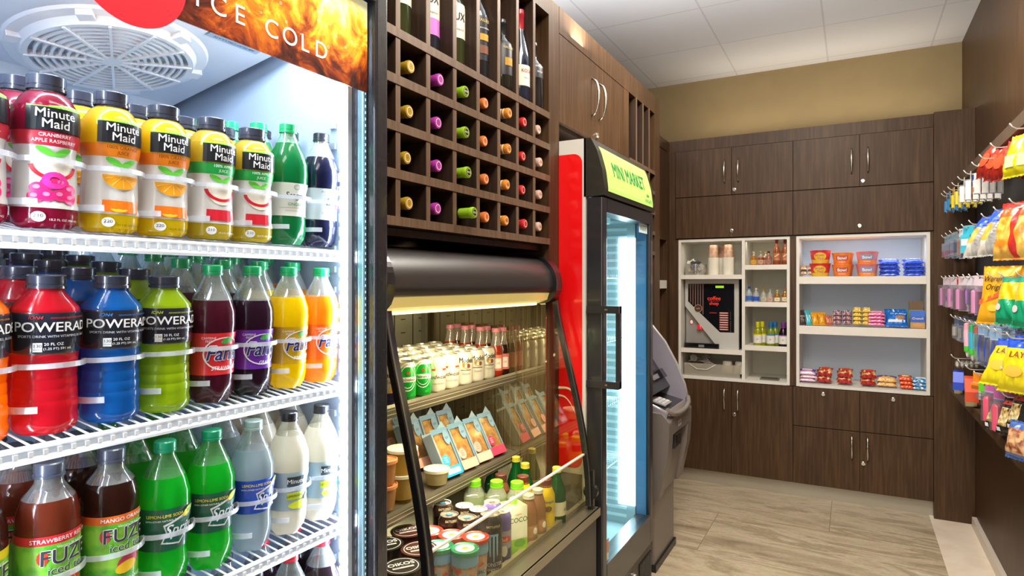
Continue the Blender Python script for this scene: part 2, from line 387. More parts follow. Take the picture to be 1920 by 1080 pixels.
WIRE = pl('f0f4fa', .3, 0, .5)
GUARD = clear('f4f8ff', .05, .3, .42)
for si, z in enumerate(SHZ):
    s_ = MB(); zt = z-.001
    for zz, xx in ((zt-.004, -.852), (zt-.018, -.849)): s_.tube([(xx, .24, zz), (xx, .90, zz)], .0038, WIRE, 8)
    s_.box(-.8515, -.8495, .245, .895, zt-.016, zt-.006, pl('c8d2df', .5))
    for y in [.25+.0155*i for i in range(42)]: s_.box(-.850, -.8465, y, y+.005, zt-.014, zt-.008, WIRE)
    SL = .155*.568; s_.tube([(-1.42, .24, zt-.004+SL), (-1.42, .90, zt-.004+SL)], .0035, WIRE, 6)
    for y in (.24, .90, .57): s_.tube([(-.852, y, zt-.007), (-1.42, y, zt-.007+SL)], .0035, WIRE, 6)
    for y in [.252+.0165*i for i in range(39)]: s_.tube([(-.853, y, zt-.0065), (-1.42, y, zt-.0065+SL)], .0016, WIRE, 5)
    sh = K(s_, 'wire_shelf')
    for y in YC[:]:
        for zz, h, aa in ((z+.085, .0065, 1.25), (z+.032, .008, .55)):
            gd = MB(); R = .0415; n = 14; b = len(gd.v)
            for i in range(n+1):
                t = -aa+2*aa*i/n if aa > 1 else -1.45+.85*i/n
                for r, q in ((R, 0), (R, h), (R+.0022, h), (R+.0022, 0)): gd.v.append((-.90+r*math.cos(t), y+r*math.sin(t), zz+q))
            for i in range(n):
                for k in range(4): a_, b_ = b+i*4+k, b+i*4+(k+1) % 4; gd.face((a_, b_, b_+4, a_+4), GUARD)
            o = K(gd, 'bottle_guard', sh)
# door
dr = MB()
def frame_y(m, X0, X1, y0, y1, z0, z1, wy, wz, mt):
    m.rbox(X0, X1, y0, y0+wy, z0, z1, mt, .006, 3); m.rbox(X0, X1, y1-wy, y1, z0, z1, mt, .006, 3); m.box(X0, X1, y0+wy, y1-wy, z0, z0+wz, mt); m.box(X0, X1, y0+wy, y1-wy, z1-wz, z1, mt)
DBK = pl('23242a', .28, 0, .4)
frame_y(dr, -.845, -.782, .172, .942, .14, 2.01, .036, .085, DBK)
door = K(dr, 'door')
m = MB(); SPC = pl('7fa2ad', .25, .6); frame_y(m, -.822, -.803, .208, .906, .225, 1.925, .008, .008, SPC)
for z in [.24+.012*i for i in range(139)]: m.box(-.803, -.8022, .900, .9018, z, z+.005, pl('e8fbff', .3))
K(m, 'glass_edge_spacer', door)
K(MB().box(-.8025, -.7985, .208, .906, .225, 1.925, pane(.02, 'fbfdff')), 'glass_pane', door)
def cola():
    m, nt, b, o = newmat('iced_cola_print'); mp = coords(nt, (1, 1, 1)); mp.inputs['Rotation'].default_value = (.5, 0, 0)
    n = nt.nodes.new('ShaderNodeTexNoise'); n.inputs['Scale'].default_value = 15; n.inputs['Detail'].default_value = 11; n.inputs['Roughness'].default_value = .68; n.inputs['Distortion'].default_value = 1.1; nt.links.new(mp.outputs[0], n.inputs[0])
    sp = nt.nodes.new('ShaderNodeSeparateXYZ'); t = nt.nodes.new('ShaderNodeTexCoord'); nt.links.new(t.outputs['Object'], sp.inputs[0])
    # the printed picture: brown cola below, golden ice above, pale sky blue at the top corner
    zr = nt.nodes.new('ShaderNodeMapRange'); zr.inputs[1].default_value = 1.75; zr.inputs[2].default_value = 1.93; zr.inputs[3].default_value = -.20; zr.inputs[4].default_value = .36; nt.links.new(sp.outputs[2], zr.inputs[0])
    ad = nt.nodes.new('ShaderNodeMath'); ad.operation = 'ADD'; nt.links.new(n.outputs['Fac'], ad.inputs[0]); nt.links.new(zr.outputs[0], ad.inputs[1])
    r = ramp(nt, [(.24, '1e0804'), (.36, '5a1c08'), (.45, '9c420c'), (.53, 'c8700f'), (.61, 'e6a81c'), (.69, 'f0cf4c'), (.77, 'e9e3a0'), (.85, 'd6e6e2')]); nt.links.new(ad.outputs[0], r.inputs[0])
    nt.links.new(r.outputs[0], b.inputs['Base Color']); nt.links.new(r.outputs[0], b.inputs['Emission Color']); b.inputs['Emission Strength'].default_value = .45; b.inputs['Roughness'].default_value = .3
    return m
hd = MB(); hd.box(-.7985, -.796, .212, .898, 1.754, 1.922, cola())
f = planef(-.796, 0, 0); TW = pl('fbf3ea', .4, em=.5)
for ch, px in (('I', .553), ('C', .586), ('E', .621), ('C', .679), ('O', .715), ('L', .746), ('D', .782)): hd.text(f, ch, px, 1.794, .040, TW, .0009)
hd.ell(f, .462, 1.797, .0745, .0745, pl('ee1c2e', .35, em=.35), .0014, 48)
for i in range(26):
    u = random.uniform(.62, .89); hd.ell(f, u, random.uniform(1.80, 1.91), *( [random.uniform(.001, .003)]*2), pl('f4f1dc', .3, em=.3), .0006, 10, inner=.7)
K(hd, 'lit_header_panel', door)
m = MB(); m.tube([(-.785, .19, 1.5), (-.735, .19, 1.5), (-.735, .19, .9), (-.785, .19, .9)], .011, DBK, 8)
K(m, 'door_handle', door)
K(MB().box(-.845, -.80, .172, .942, .02, .13, BK), 'kick_plate')

# ------------------------------------------------------------ bottles
TX_W = pl('f4f6f8', .4); TX_K = pl('14161b', .4)
def interp(prof, z):
    for (r0, z0), (r1, z1) in zip(prof, prof[1:]):
        if z0 <= z <= z1: return r0+(r1-r0)*((z-z0)/(z1-z0) if z1 > z0 else 0)
    return prof[-1][0]
def bottle(name, cat, prof, liquid, fill, bands, marks, cap, glassy, lobes=0, n=28):
    """prof (r,z) up to the neck; bands (z0,z1,mat) of the label; marks(m, f) draws on the label; cap (z0,z1,r,mat,rib)"""
    def make():
        t = thing(name, '', cat)
        P = [(r, z) for r, z in prof]
        if fill not in [z for r, z in P]: P.append((interp(prof, fill), fill)); P.sort(key=lambda q: q[1])
        first = P[0]; P2 = [(.001, first[1]+.004)]+[(r, z) for r, z in P]
        mod = (lambda a, z, r: 1-(max(0, 1-z/.035)**1)*.22*(.5-.5*math.cos(5*a+.5))) if lobes else None
        body = MB(); body.lathe([(r, z, liquid if z < fill-1e-6 else glassy) for r, z in P2], liquid, n, mod=mod)
        body.disc(max(.002, interp(prof, fill)-.0015), liquid, (0, 0, fill-.0008), n)
        body.build('body', t)
        if bands:
            lb = MB(); zs = sorted({b[0] for b in bands} | {b[1] for b in bands} | {z for r, z in prof if bands[0][0] < z < bands[-1][1]})
            pr = []
            for z in zs:
                mt = [b[2] for b in bands if b[0]-1e-6 <= z < b[1]-1e-6]; pr.append((interp(prof, z)+.0006, z, mt[0] if mt else bands[-1][2]))
            lb.lathe(pr, bands[0][2], n)
            def f(u, v, o):
                r = interp(prof, v)+.0006; a = u/.035; return ((r+o)*math.cos(a), (r+o)*math.sin(a), v)
            if marks: marks(lb, f)
            lb.build('label', t)
        z0, z1, r, cm, rib = cap
        c = MB(); c.lathe([(r*1.03, z0), (r*1.03, z0+.0035), (r*.97, z0+.004), (r*.97, z0+.0055), (r, z0+.006), (r, z1-.0015), (r-.0015, z1), (.0005, z1)], cm, 36, mod=(lambda a, z, rr: 1+.022*math.cos(18*a)) if rib else None)
        c.build('cap', t); return t
    return make
CB = pl('3a4050', .25, 0, .6); CG = pl('19b06a', .3, 0, .4); CK = pl('23272f', .3, 0, .4); CR = pl('d8283c', .3, 0, .4); CS = pl('a9c6c4', .3, 0, .3)
CLR = clear('eef6fb', .08, .04, .22)
# wide-cap sports drink, .197 tall
SP = [(.028, 0), (.0345, .006), (.0360, .016), (.0345, .024), (.0355, .030), (.0352, .040), (.0346, .041), (.0346, .043), (.0349, .044), (.0344, .054), (.0338, .055), (.0338, .057), (.0341, .058), (.0338, .068), (.0332, .069), (.0332, .071), (.0336, .072), (.0340, .084), (.0345, .092), (.0352, .100), (.0362, .102), (.0362, .150), (.0352, .153), (.0352, .156), (.0190, .176), (.0182, .184)]
def sports(h, accent):
    band = pl('202430', .25, 0, .7)
    def mk(m, f):
        m.text(f, 'POWERADE', .002, .1335, .0165, TX_W, .0014, sx=1.05, bold=.02)
        m.text(f, 'ION4', -.022, .1455, .0060, pl(accent, .4), .0012, shear=.3)
        m.text(f, 'ADVANCED ELECTROLYTE SYSTEM', .014, .1450, .0028, pl(accent, .4), .0012)
        m.text(f, 'SPORTS DRINK WITH VITAMINS B3, B6 & B12', .002, .1225, .0042, pl('c8ccd4', .4), .0012)
        m.rect(f, -.024, -.015, .104, .115, TX_W, .0009); m.text(f, '130', -.0195, .111, .0055, TX_K, .0013); m.text(f, 'CALORIES', -.0195, .1065, .0022, TX_K, .0013)
        m.text(f, '20 FL OZ', -.004, .113, .0048, TX_W, .0012); m.text(f, '(1.25 PT) 591 mL', 0, .1075, .0040, TX_W, .0012)
    return bottle('sports_drink_bottle', 'bottle', SP, liq(h, .08), .180, [(.1005, .1515, band)], mk, (.180, .197, .0205, CB, 1), clear('dfe6ee', .08, .04, .3))
# juice bottle .19 tall, waist in the middle
JU = [(.027, 0), (.0335, .005), (.0350, .014), (.0350, .028), (.0330, .034), (.0335, .045), (.0325, .075), (.0310, .093), (.0345, .108), (.0358, .130), (.0345, .148), (.0260, .163), (.0180, .170), (.0175, .176)]
def juice(h, band, top, line1, line2, fruit):
    def mk(m, f):
        for i in range(12): u = -.03+i*.0054; m.poly(f, [(u, .1455), (u+.0054, .1455), (u+.0054, .1495+.0025*math.sin((u+.0054)*90)), (u, .1495+.0025*math.sin(u*90))], pl('7fd13b', .4), .0009)
        for i in range(12): u = -.03+i*.0054; m.rect(f, u, u+.0054, .118, .1462, pl('1b2026', .3), .0012)
        m.text(f, 'Minute', 0, .1385, .0155, TX_W, .0022, bold=.012, sx=.95); m.text(f, 'Maid', 0, .1260, .0155, TX_W, .0022, bold=.012, sx=.95)
        m.text(f, line1, 0, .1125, .0060, TX_W if top else pl('3a2a10', .4), .0014); m.text(f, line2, 0, .1055, .0060, TX_W if top else pl('3a2a10', .4), .0014)
        fa = f; f = lambda u, v, o: fa(u*1.22, .098-(.098-v)*1.05 if v < .098 else v, o)
        for sx in (-1, 1): m.ell(f, .008*sx, .0935, .010, .004, pl('5fc23a', .4), .0010, 10, rot=.5*sx)
        if fruit == 'orange':
            m.ell(f, 0, .078, .021, .019, pl('f6e9c0', .4), .0012, 20, PI, 2*PI); m.ell(f, 0, .077, .0195, .0175, pl('f7a51c', .35), .0018, 20, PI, 2*PI)
            m.rect(f, -.019, .019, .030, .045, pl('f07818', .3), .0012, 6, 1); m.ell(f, -.003, .036, .009, .006, pl('f9b21f', .3), .0016)
            for a in range(5): t = PI+.3+a*.64; m.poly(f, [(0, .0765), (.018*math.cos(t), .077+.016*math.sin(t)), (.018*math.cos(t+.07), .077+.016*math.sin(t+.07))], pl('f9d27a', .4), .0022)
        else:
            m.ell(f, 0, .085, .021, .030, pl('f3ead8', .4), .0010, 20, PI, 2*PI); m.ell(f, 0, .080, .023, .020, pl('d21f30', .3), .0014, 20, PI+.15, 2*PI-.15, inner=.80)
            if fruit == 'apple': m.rect(f, -.019, .019, .032, .048, pl('cc2233', .3), .0014, 6, 1)
            else:
                for u, v in ((-.014, .050), (-.005, .056), (.006, .057), (.014, .050), (-.016, .040), (-.006, .042), (.005, .043), (.015, .040)):
                    m.ell(f, u, v, .0075, .007, pl('e62a78', .3), .0016, 14); m.ell(f, u-.001, v+.0015, .003, .0025, pl('f58ab8', .3), .0020, 10)
                m.ell(f, 0, .060, .011, .010, pl('e83aa0', .3), .0022, 16, inner=.4)
        m.ell(f, -.013, .017, .006, .006, TX_W, .0012); m.text(f, {'orange': '220', 'apple': '210'}.get(fruit, '210'), -.013, .018, .0055, TX_K, .0016)
        m.text(f, '15.2 FL OZ (450 mL)', .010, .014, .0034, TX_W if top else TX_K, .0012)
    lab = clear('f2f2f0', .05, .2, .82)
    return bottle('juice_bottle', 'bottle', JU, liq(h, .10), .168, [(.024, .100, lab), (.100, .117, pl(band, .35)), (.117, .1495, liq(h, .1))], mk, (.171, .190, .0205, CB, 1), clear('dfe6ee', .08, .04, .3))
# 20 oz soda .215 tall
SO = [(.026, 0), (.0325, .010), (.0345, .026), (.0340, .040), (.0325, .055), (.0325, .092), (.0350, .104), (.0360, .125), (.0350, .143), (.0285, .163), (.0190, .183), (.0135, .194), (.0130, .199)]
def soda(h, fill, band, marks, cap, z0=.050, z1=.094, gl='e9f4f4', tr=.1, rings=True):
    P = SO
    return bottle('soda_bottle', 'bottle', P, liq(h, tr), fill, [(z0, z1, band)], marks, (.199, .215, .0145, cap, 1), clear(gl, .10, .04, .25), lobes=1)
def fantam(flav, swoosh):
    def mk(m, f0):
        f = lambda u, v, o: f0(u*1.3, .077+(v-.0705)*1.45, o)
        m.ell(f, .004, .071, .026, .018, TX_W, .0009, 24, inner=.93)
        m.text(f, 'Fanta', .004, .071, .0215, TX_W, .0013, bold=.06, shear=.25); m.text(f, 'Fanta', .004, .071, .0215, pl('26266e', .4), .0020, bold=.02, shear=.25)
        m.ell(f, .006, .085, .008, .0032, pl('3fae49', .4), .0016, 12, rot=.2); m.text(f, flav, .006, .0555, .0058, TX_W, .0014, shear=.2, bold=.02)
        m.text(f, 'CAFFEINE', -.015, .088, .0036, TX_W, .0013); m.text(f, 'FREE', -.015, .0845, .0036, TX_W, .0013)
    return mk
def seag(m, f):
    m.ell(f, 0, .101, .006, .005, pl('a8b5a8', .4), .0009, 12, inner=.7); m.text(f, "Seagram's", .006, .086, .0155, TX_K, .0014, bold=.015, sx=.8)
    m.text(f, 'GINGER ALE', .004, .0705, .0070, pl('1e7a4c', .4), .0014); m.rect(f, -.03, .03, .064, .0648, pl('c89a4a', .4), .001, 8); m.text(f, 'CONTAINS NATURAL FLAVORS', .002, .059, .0030, pl('55605a', .4), .0014)
def barq(m, f):
    m.text(f, "IT'S GOOD", -.010, .101, .0048, TX_K, .0014, bold=.01); m.text(f, 'SINCE 1898', -.010, .096, .003, TX_K, .0014)
    m.text(f, "Barq's", .008, .083, .021, pl('e8ecf0', .4), .0012, bold=.05, shear=.3, sx=.85); m.text(f, "Barq's", .008, .083, .021, pl('23262c', .4), .0019, bold=.01, shear=.3, sx=.85)
    m.ell(f, .016, .075, .0055, .005, pl('c0243a', .3), .0025, 12); m.ell(f, .021, .079, .0045, .004, pl('c0243a', .3), .0025, 12); m.text(f, '270', -.016, .062, .0055, TX_K, .0014)
def spritem(zero=False):
    def mk(m, f0):
        f = lambda u, v, o: f0(u*1.3, .093+(v-.098)*1.5, o)
        m.text(f, 'LEMON-LIME SODA', -.012, .112, .0042, pl('f6e04a', .4), .0013, bold=.01); m.text(f, 'WITH OTHER NATURAL FLAVORS', -.012, .1075, .0025, TX_W, .0013)
        m.poly(f, [(-.014, .103), (.022, .116), (.020, .097), (.004, .082), (-.016, .085), (-.011, .095)], TX_W, .0009)
        m.poly(f, [(-.012, .1015), (.0205, .1135), (.0185, .098), (.0035, .0838), (-.0138, .0862), (-.0095, .095)], pl('0f4fb0' if zero else '0c6a58', .35), .0013)
        m.ell(f, .012, .112, .007, .0035, pl('f4e23c', .4), .0018, 12, rot=.5); m.ell(f, .015, .1135, .004, .002, pl('7fcc3a', .4), .0022, 10, rot=.6)
        m.text(f, 'Sprite', .005, .097, .0155, TX_W, .0022, bold=.02, shear=.35)
        if zero: m.text(f, 'ZERO', .012, .086, .007, TX_W, .0022, bold=.02, shear=.3)
    return mk
def lemonm(m, f0):
    f = lambda u, v, o: f0(u*1.2, .080+(v-.080)*1.25, o)
    m.rect(f, -.022, .003, .087, .101, pl('20343a', .35), .0009, 5); m.text(f, 'Minute', -.009, .094, .0095, TX_W, .0014, bold=.01); m.text(f, 'Maid', -.012, .0835, .0080, pl('20343a', .4), .0014, bold=.01)
    m.rect(f, -.022, .003, .068, .078, pl('c8d832', .35), .0009, 5); m.text(f, 'LEMONADE', -.010, .073, .0045, TX_K, .0014)
    m.ell(f, .012, .070, .006, .0028, pl('2f6a34', .4), .0016, 10, rot=.6); m.ell(f, .012, .064, .006, .0028, pl('2f6a34', .4), .0016, 10, rot=-.5); m.ell(f, 0, .060, .020, .006, pl('d9e43a', .35), .0011, 14)
# iced tea: broad shoulders, short neck, .222 tall
TE = [(.028, 0), (.0335, .004), (.0345, .012), (.0345, .145), (.0340, .160), (.0290, .177), (.0205, .188), (.0155, .196), (.0155, .203)]
def tea(h, band, flav, fr):
    def mk(m, f):
        m.text(f, flav, .002, .1325, .0072, TX_W, .0012, bold=.012)
        m.text(f, 'Vitamins B6 & B12', .008, .123, .0042, TX_W, .0012); m.text(f, 'FUZE', .004, .1105, .0265, TX_W, .0012, bold=.045, sx=.95); m.text(f, 'FUZE', .004, .1105, .0265, pl('33383e', .4), .0018, bold=.012, sx=.95)
        m.text(f, 'iced tea', .006, .0945, .0145, TX_W, .0012, bold=.03); m.text(f, 'iced tea', .006, .0945, .0145, pl('33383e', .4), .0018)
        m.ell(f, .008, .073, .016, .011, pl(fr[0], .3), .0012, 18, rot=.3); m.ell(f, .004, .066, .014, .008, pl(fr[1], .3), .0016, 16, rot=.2); m.ell(f, -.022, .112, .006, .009, pl(fr[0], .3), .0012, 12)
        m.text(f, flav, .002, .048, .0065, TX_W, .0012, bold=.012); m.text(f, 'Natural and Other Flavors', .002, .041, .0035, TX_W, .0012)
    g = speckle('leafy_green_print', '4cb031', '9ad84a', 30, .35, .3)
    return bottle('iced_tea_bottle', 'bottle', TE, liq(h, .12), .178, [(.018, .127, g), (.127, .138, pl(band, .35))], mk, (.203, .222, .0165, pl('50586a', .3, 0, .4), 1), clear('e6ecec', .10, .04, .25))
def lab(h, c=.5): return pl(h, .3, 0, c)
CON = dict(fill=.172)
K1 = {
 'cran': ('juice_bottle', juice('a51440', 'c22b40', True, 'CRANBERRY', 'APPLE RASPBERRY', 'berry'), 'cranberry raspberry juice bottle with red band'),
 'orange': ('', juice('f8da18', 'f0861c', False, '100% ORANGE', 'JUICE', 'orange'), 'orange juice bottle with orange band'),
 'apple': ('', juice('e0c83c', '1cab4a', True, '100% APPLE', 'JUICE', 'apple'), 'apple juice bottle with green band'),
 'ginger': ('', soda('0b8a4c', .180, lab('e4e7dc'), seag, CG, .050, .108, 'b8ecd0'), 'green ginger ale bottle with cream label'),
 'root': ('', soda('1a2040', .168, lab('bcc9cf'), barq, CK, .050, .108), 'dark root beer bottle with silver label'),
 'p_or': ('', sports('ff9a08', 'ff9a08'), 'orange sports drink bottle with black band'),
 'p_red': ('', sports('f01c34', 'e0303c'), 'red sports drink bottle with black band'),
 'p_blue': ('', sports('0a74d0', '2f8fe8'), 'blue sports drink bottle with black band'),
 'p_lime': ('', sports('b8dc18', 'c8e020'), 'lime green sports drink bottle with black band'),
 'f_str': ('', soda('5c1430', .160, lab('dc2f36'), fantam('STRAWBERRY', ''), CG, .045, .110), 'dark red strawberry soda bottle with red label'),
 'f_gra': ('', soda('331432', .158, lab('6a2aa8'), fantam('GRAPE', ''), CG, .045, .110), 'dark grape soda bottle with purple label'),
 'f_pin': ('', soda('ffe200', .162, lab('c9a018'), fantam('PINEAPPLE', ''), CG, .045, .110), 'yellow pineapple soda bottle with gold label'),
 'f_ora': ('', soda('ffa81c', .162, lab('f26a1c'), fantam('ORANGE', ''), CG, .045, .110), 'orange soda bottle with orange label'),
 't_lem': ('', tea('4a2418', 'e6d420', 'LEMON', ('f0dc30', 'f6ec80')), 'iced tea bottle with yellow lemon band'),
 't_str': ('', tea('8c3c26', 'dc2c34', 'STRAWBERRY RED TEA', ('e8402c', 'f4a070')), 'iced tea bottle with red strawberry band'),
 't_man': ('', tea('3c1c14', 'e8702a', 'MANGO ORANGE', ('d0405c', 'f2c42a')), 'iced tea bottle with orange mango band'),
 'spr': ('', soda('10e83c', .165, lab('0b6048'), spritem(), pl('18a878', .3, 0, .4), .062, .124, '8ff0a0', .32), 'green lemon-lime soda bottle with green label'),
 'zero': ('', soda('cfe2ea', .168, lab('1450c8'), spritem(True), CS, .066, .122, 'f0f8fb', .45), 'clear lemon-lime soda bottle with blue label'),
 'lem': ('', soda('f6f2e2', .175, lab('a8bfc8'), lemonm, CK, .046, .114, 'f4f4e8', .12), 'cloudy lemonade bottle with blue and lime label'),
 'cola_k': ('', soda('1c1418', .165, lab('1a1a1e'), lambda m, f: m.text(f, 'zero', 0, .07, .015, TX_W, .0013), pl('4a5468', .3, 0, .4), .05, .094), 'dark cola bottle with grey cap'),
 'cola_r': ('', soda('2a1c2c', .165, lab('c81828'), lambda m, f: m.text(f, 'cola', 0, .07, .018, TX_W, .0013, shear=.3), CR, .05, .094), 'dark cola bottle with red cap'),
}
LAYOUT = (
 (1.467, 3, ['cran', 'cran', 'orange', 'orange', 'apple', 'apple', 'ginger', 'root']),
 (1.2115, 6, ['p_or', 'p_red', 'p_blue', 'p_lime', 'f_str', 'f_gra', 'f_pin', 'f_ora']),
 (.9515, 3, ['t_lem', 't_str', 't_man', 'spr', 'spr', 'zero', 'lem', 'lem']),
 (.7015, 2, [None, None, None, 'cola_k', 'cola_k', 'cola_k', 'cola_r', 'cola_r']))
ROWN = ['front row', 'second from front', 'third from front', 'fourth from front', 'fifth from front', 'sixth from front']
for si, (z, rows, cols) in enumerate(LAYOUT):
    sn = ('top', 'second', 'third', 'bottom')[si]
    for ci, k in enumerate(cols):
        if not k: continue
        same = [i for i, q in enumerate(cols) if q == k]; pos = same.index(ci)
        side = '' if len(same) == 1 else (', left column' if pos == 0 else ', right column') if len(same) == 2 else (', left column', ', middle column', ', right column')[pos]
        for r in range(rows):
            x = -.90-.0765*r+random.uniform(-.0015, .0015); y = YC[ci]+random.uniform(-.0012, .0012)
            if si == 0 and ci in (6, 7) and r: x -= .004
            kk = k
            la = f"{K1[k][2]}{side}, {ROWN[r]}, {sn} shelf"
            zz = z+.155*.0765*r+.002      # the shelves climb towards the back
            place(k, K1[k][1], la, (x, y, zz), random.uniform(-.10, .06) + (-.12 if si < 2 else 0), f'bottles on the {sn} cooler shelf', (0, .045))
# ------------------------------------------------------------ left run of dark cabinetry
FX = -.96
struct(MB().box(-1.55, FX, .985, 1.060, 0, 2.425, WOOD).build('trim_2'))                     # side panel left of the wine rack
struct(MB().box(-1.55, FX, 2.040, 2.129, 0, 2.425, WOOD).build('trim_3'))                    # panel between the display and the small cooler
struct(MB().box(-1.55, FX, 3.401, 3.509, 0, 2.425, WOOD).build('trim_4'))                    # end panel of the run
struct(MB().box(-1.55, FX+.001, 1.060, 2.040, 2.362, 2.425, WOOD).box(-1.55, FX+.001, 2.129, 3.401, 2.328, 2.425, WOOD).build('trim_5'))  # fascia
struct(MB().box(-1.60, -1.56, .96, 4.97, 0, 2.42, WOODIN).build('trim_6'))
wr = thing('wine_rack', 'dark wood wine rack with square cells under tall slots', 'wine rack', (0, 0, 0))
y0, dy, z0, dz = 1.0655, .1215, 1.547, .1125
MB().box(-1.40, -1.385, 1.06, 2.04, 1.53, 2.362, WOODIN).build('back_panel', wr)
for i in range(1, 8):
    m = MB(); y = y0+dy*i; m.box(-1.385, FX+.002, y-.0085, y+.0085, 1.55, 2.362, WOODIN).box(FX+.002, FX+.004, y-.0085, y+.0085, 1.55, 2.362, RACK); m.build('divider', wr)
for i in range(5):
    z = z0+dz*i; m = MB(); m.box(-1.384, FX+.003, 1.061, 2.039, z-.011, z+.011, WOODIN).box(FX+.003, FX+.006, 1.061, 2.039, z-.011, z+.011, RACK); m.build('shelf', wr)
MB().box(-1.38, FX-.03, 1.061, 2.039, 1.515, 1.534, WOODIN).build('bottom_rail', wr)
# lying bottles: only their necks show
def lying(foil, ring):
    def mk():
        t = thing('wine_bottle', '', 'bottle'); g = pl('10160f', .12, 0, .8)
        M = Matrix.Rotation(PI/2, 4, 'Y')
        b = MB(); b.lathe([(.001, -.29), (.034, -.285), (.0365, -.27), (.0365, -.10), (.030, -.075), (.0145, -.05), (.0135, -.03)], g, 20, M=M); b.build('body', t)
        c = MB(); fm = pl(foil, .32, .25, .4); c.lathe([(.0142, -.052), (.0150, -.012), (.0160, -.011), (.0160, -.003), (.0148, 0), (.0001, 0)], fm, 24, M=M)
        if ring == 'black': c.disc(.0125, pl('1d211c', .3), (0, 0, 0), 18); [c.v.__setitem__(i, (.0006, c.v[i][1], c.v[i][0])) for i in range(len(c.v)-18, len(c.v))]
        if ring: 
            f = planef(.0008, 0, 0); c.ell(f, 0, 0, .011, .011, pl('e8e4d0' if ring != 'black' else 'b8c860', .4), .0004, 18, inner=.86)
            c.text(f, ring if ring not in ('black', 'band') else 'VINO', 0, 0, .008, pl('e8e4d0' if ring == 'black' else '5a3020', .4), .0006)
        if ring == 'band': c.lathe([(.0156, -.030), (.0156, -.024)], pl('f0e2c4', .4), 20, M=M); c.lathe([(.0156, -.018), (.0156, -.014)], pl('f0e2c4', .4), 20, M=M)
        c.build('foil_cap', t); return t
    return mk
WC = [('grey', '6d6f72', 'W', 'dark grey'), ('gold', 'b8952a', 'V', 'mustard gold'), ('mag', 'b33aa8', 'V', 'magenta'), ('lime', '9ccb2c', 'black', 'lime green'), ('ora', 'e07838', 'V', 'orange'), ('amb', 'e08c2a', 'band', 'amber banded'), ('red', 'cf2a30', 'V', 'red'), ('pink', 'd8b8a8', 'band', 'pale pink banded')]
ROWW = ['bottom', 'third', 'second', 'top']
for ci, (k, hx, rg, nm) in enumerate(WC):
    for r in range(4):
        if k == 'grey' and r < 2: continue
        y = y0+dy*(ci+.5)-.012+random.uniform(-.006, .004); z = z0+dz*r+.011+.0368
        out = {'lime': .022, 'amb': .020, 'ora': .012, 'gold': .008, 'mag': .012, 'red': .010, 'pink': .008, 'grey': -.005}[k]+random.uniform(-.006, .006)
        if k == 'lime' and r == 0: out += .02
        place('w'+k, lying(hx, rg), f'lying wine bottle with {nm} foil cap, {ROWW[r]} row of square cells', (FX-.008+out, y, z), 0, 'bottles lying in the wine rack')
# standing bottles
def wine(h, glass, lb, lz, marks, foil, slim=False):
    def mk():
        t = thing('wine_bottle', '', 'bottle'); g = pl(glass, .1, 0, .9)
        P = [(.030, 0), (.0345, .006), (.036, .02), (.036, h*.60), (.033, h*.66), (.017, h*.76), (.0142, h*.80), (.0142, h*.84)]
        if slim: P = [(.028, 0), (.0335, .006), (.0345, .02), (.0345, h*.48), (.028, h*.60), (.016, h*.75), (.0142, h*.80), (.0142, h*.84)]
        b = MB(); b.lathe([(.001, .01)]+P, g, 24); b.build('body', t)
        l = MB(); zs = sorted({lz[0], lz[1]} | {z for _, z in P if lz[0] < z < lz[1]} | {q[0] for q in lb})
        pr = [(interp(P, z)+.0006, z, [q[1] for q in lb if q[0] <= z+1e-6][-1]) for z in zs]; l.lathe(pr, lb[0][1], 24)
        def f(u, v, o): r = interp(P, v)+.0006+o; a = u/.036; return (r*math.cos(a), r*math.sin(a), v)
        marks(l, f); l.build('label', t)
        c = MB(); c.lathe([(.0150, h*.79), (.0152, h*.93), (.0162, h*.935), (.0162, h*.965), (.0148, h), (.0005, h)], pl(foil, .3, .2, .4), 24); c.build('foil_cap', t); return t
    return mk
CREAM = pl('ebe4d2', .5)
def ux(m, f): m.text(f, 'UX', 0, .150, .032, TX_K, .0012, bold=.02, sx=.8); m.text(f, 'blanco', 0, .115, .010, TX_K, .0012)
def vall(m, f):
    m.text(f, 'VALLEJO', 0, .185, .012, pl('d8c070', .4), .0012, bold=.02); m.rect(f, -.016, .016, .125, .145, pl('c8982c', .4), .001, 6); m.rect(f, -.016, .016, .085, .11, pl('7a4a34', .4), .001, 6)
    m.text(f, 'GRAN RESERVA', 0, .162, .006, TX_W, .0012)
def kod(m, f): m.text(f, 'KODO', .003, .105, .016, pl('a03828', .4), .0012, bold=.02); m.text(f, 'merlot', 0, .082, .008, TX_K, .0012)
def oro(m, f): m.text(f, 'DOS ROJO', 0, .155, .009, TX_W, .0012); m.text(f, 'RIOJA', 0, .135, .009, TX_W, .0012)
Z0 = 2.0085
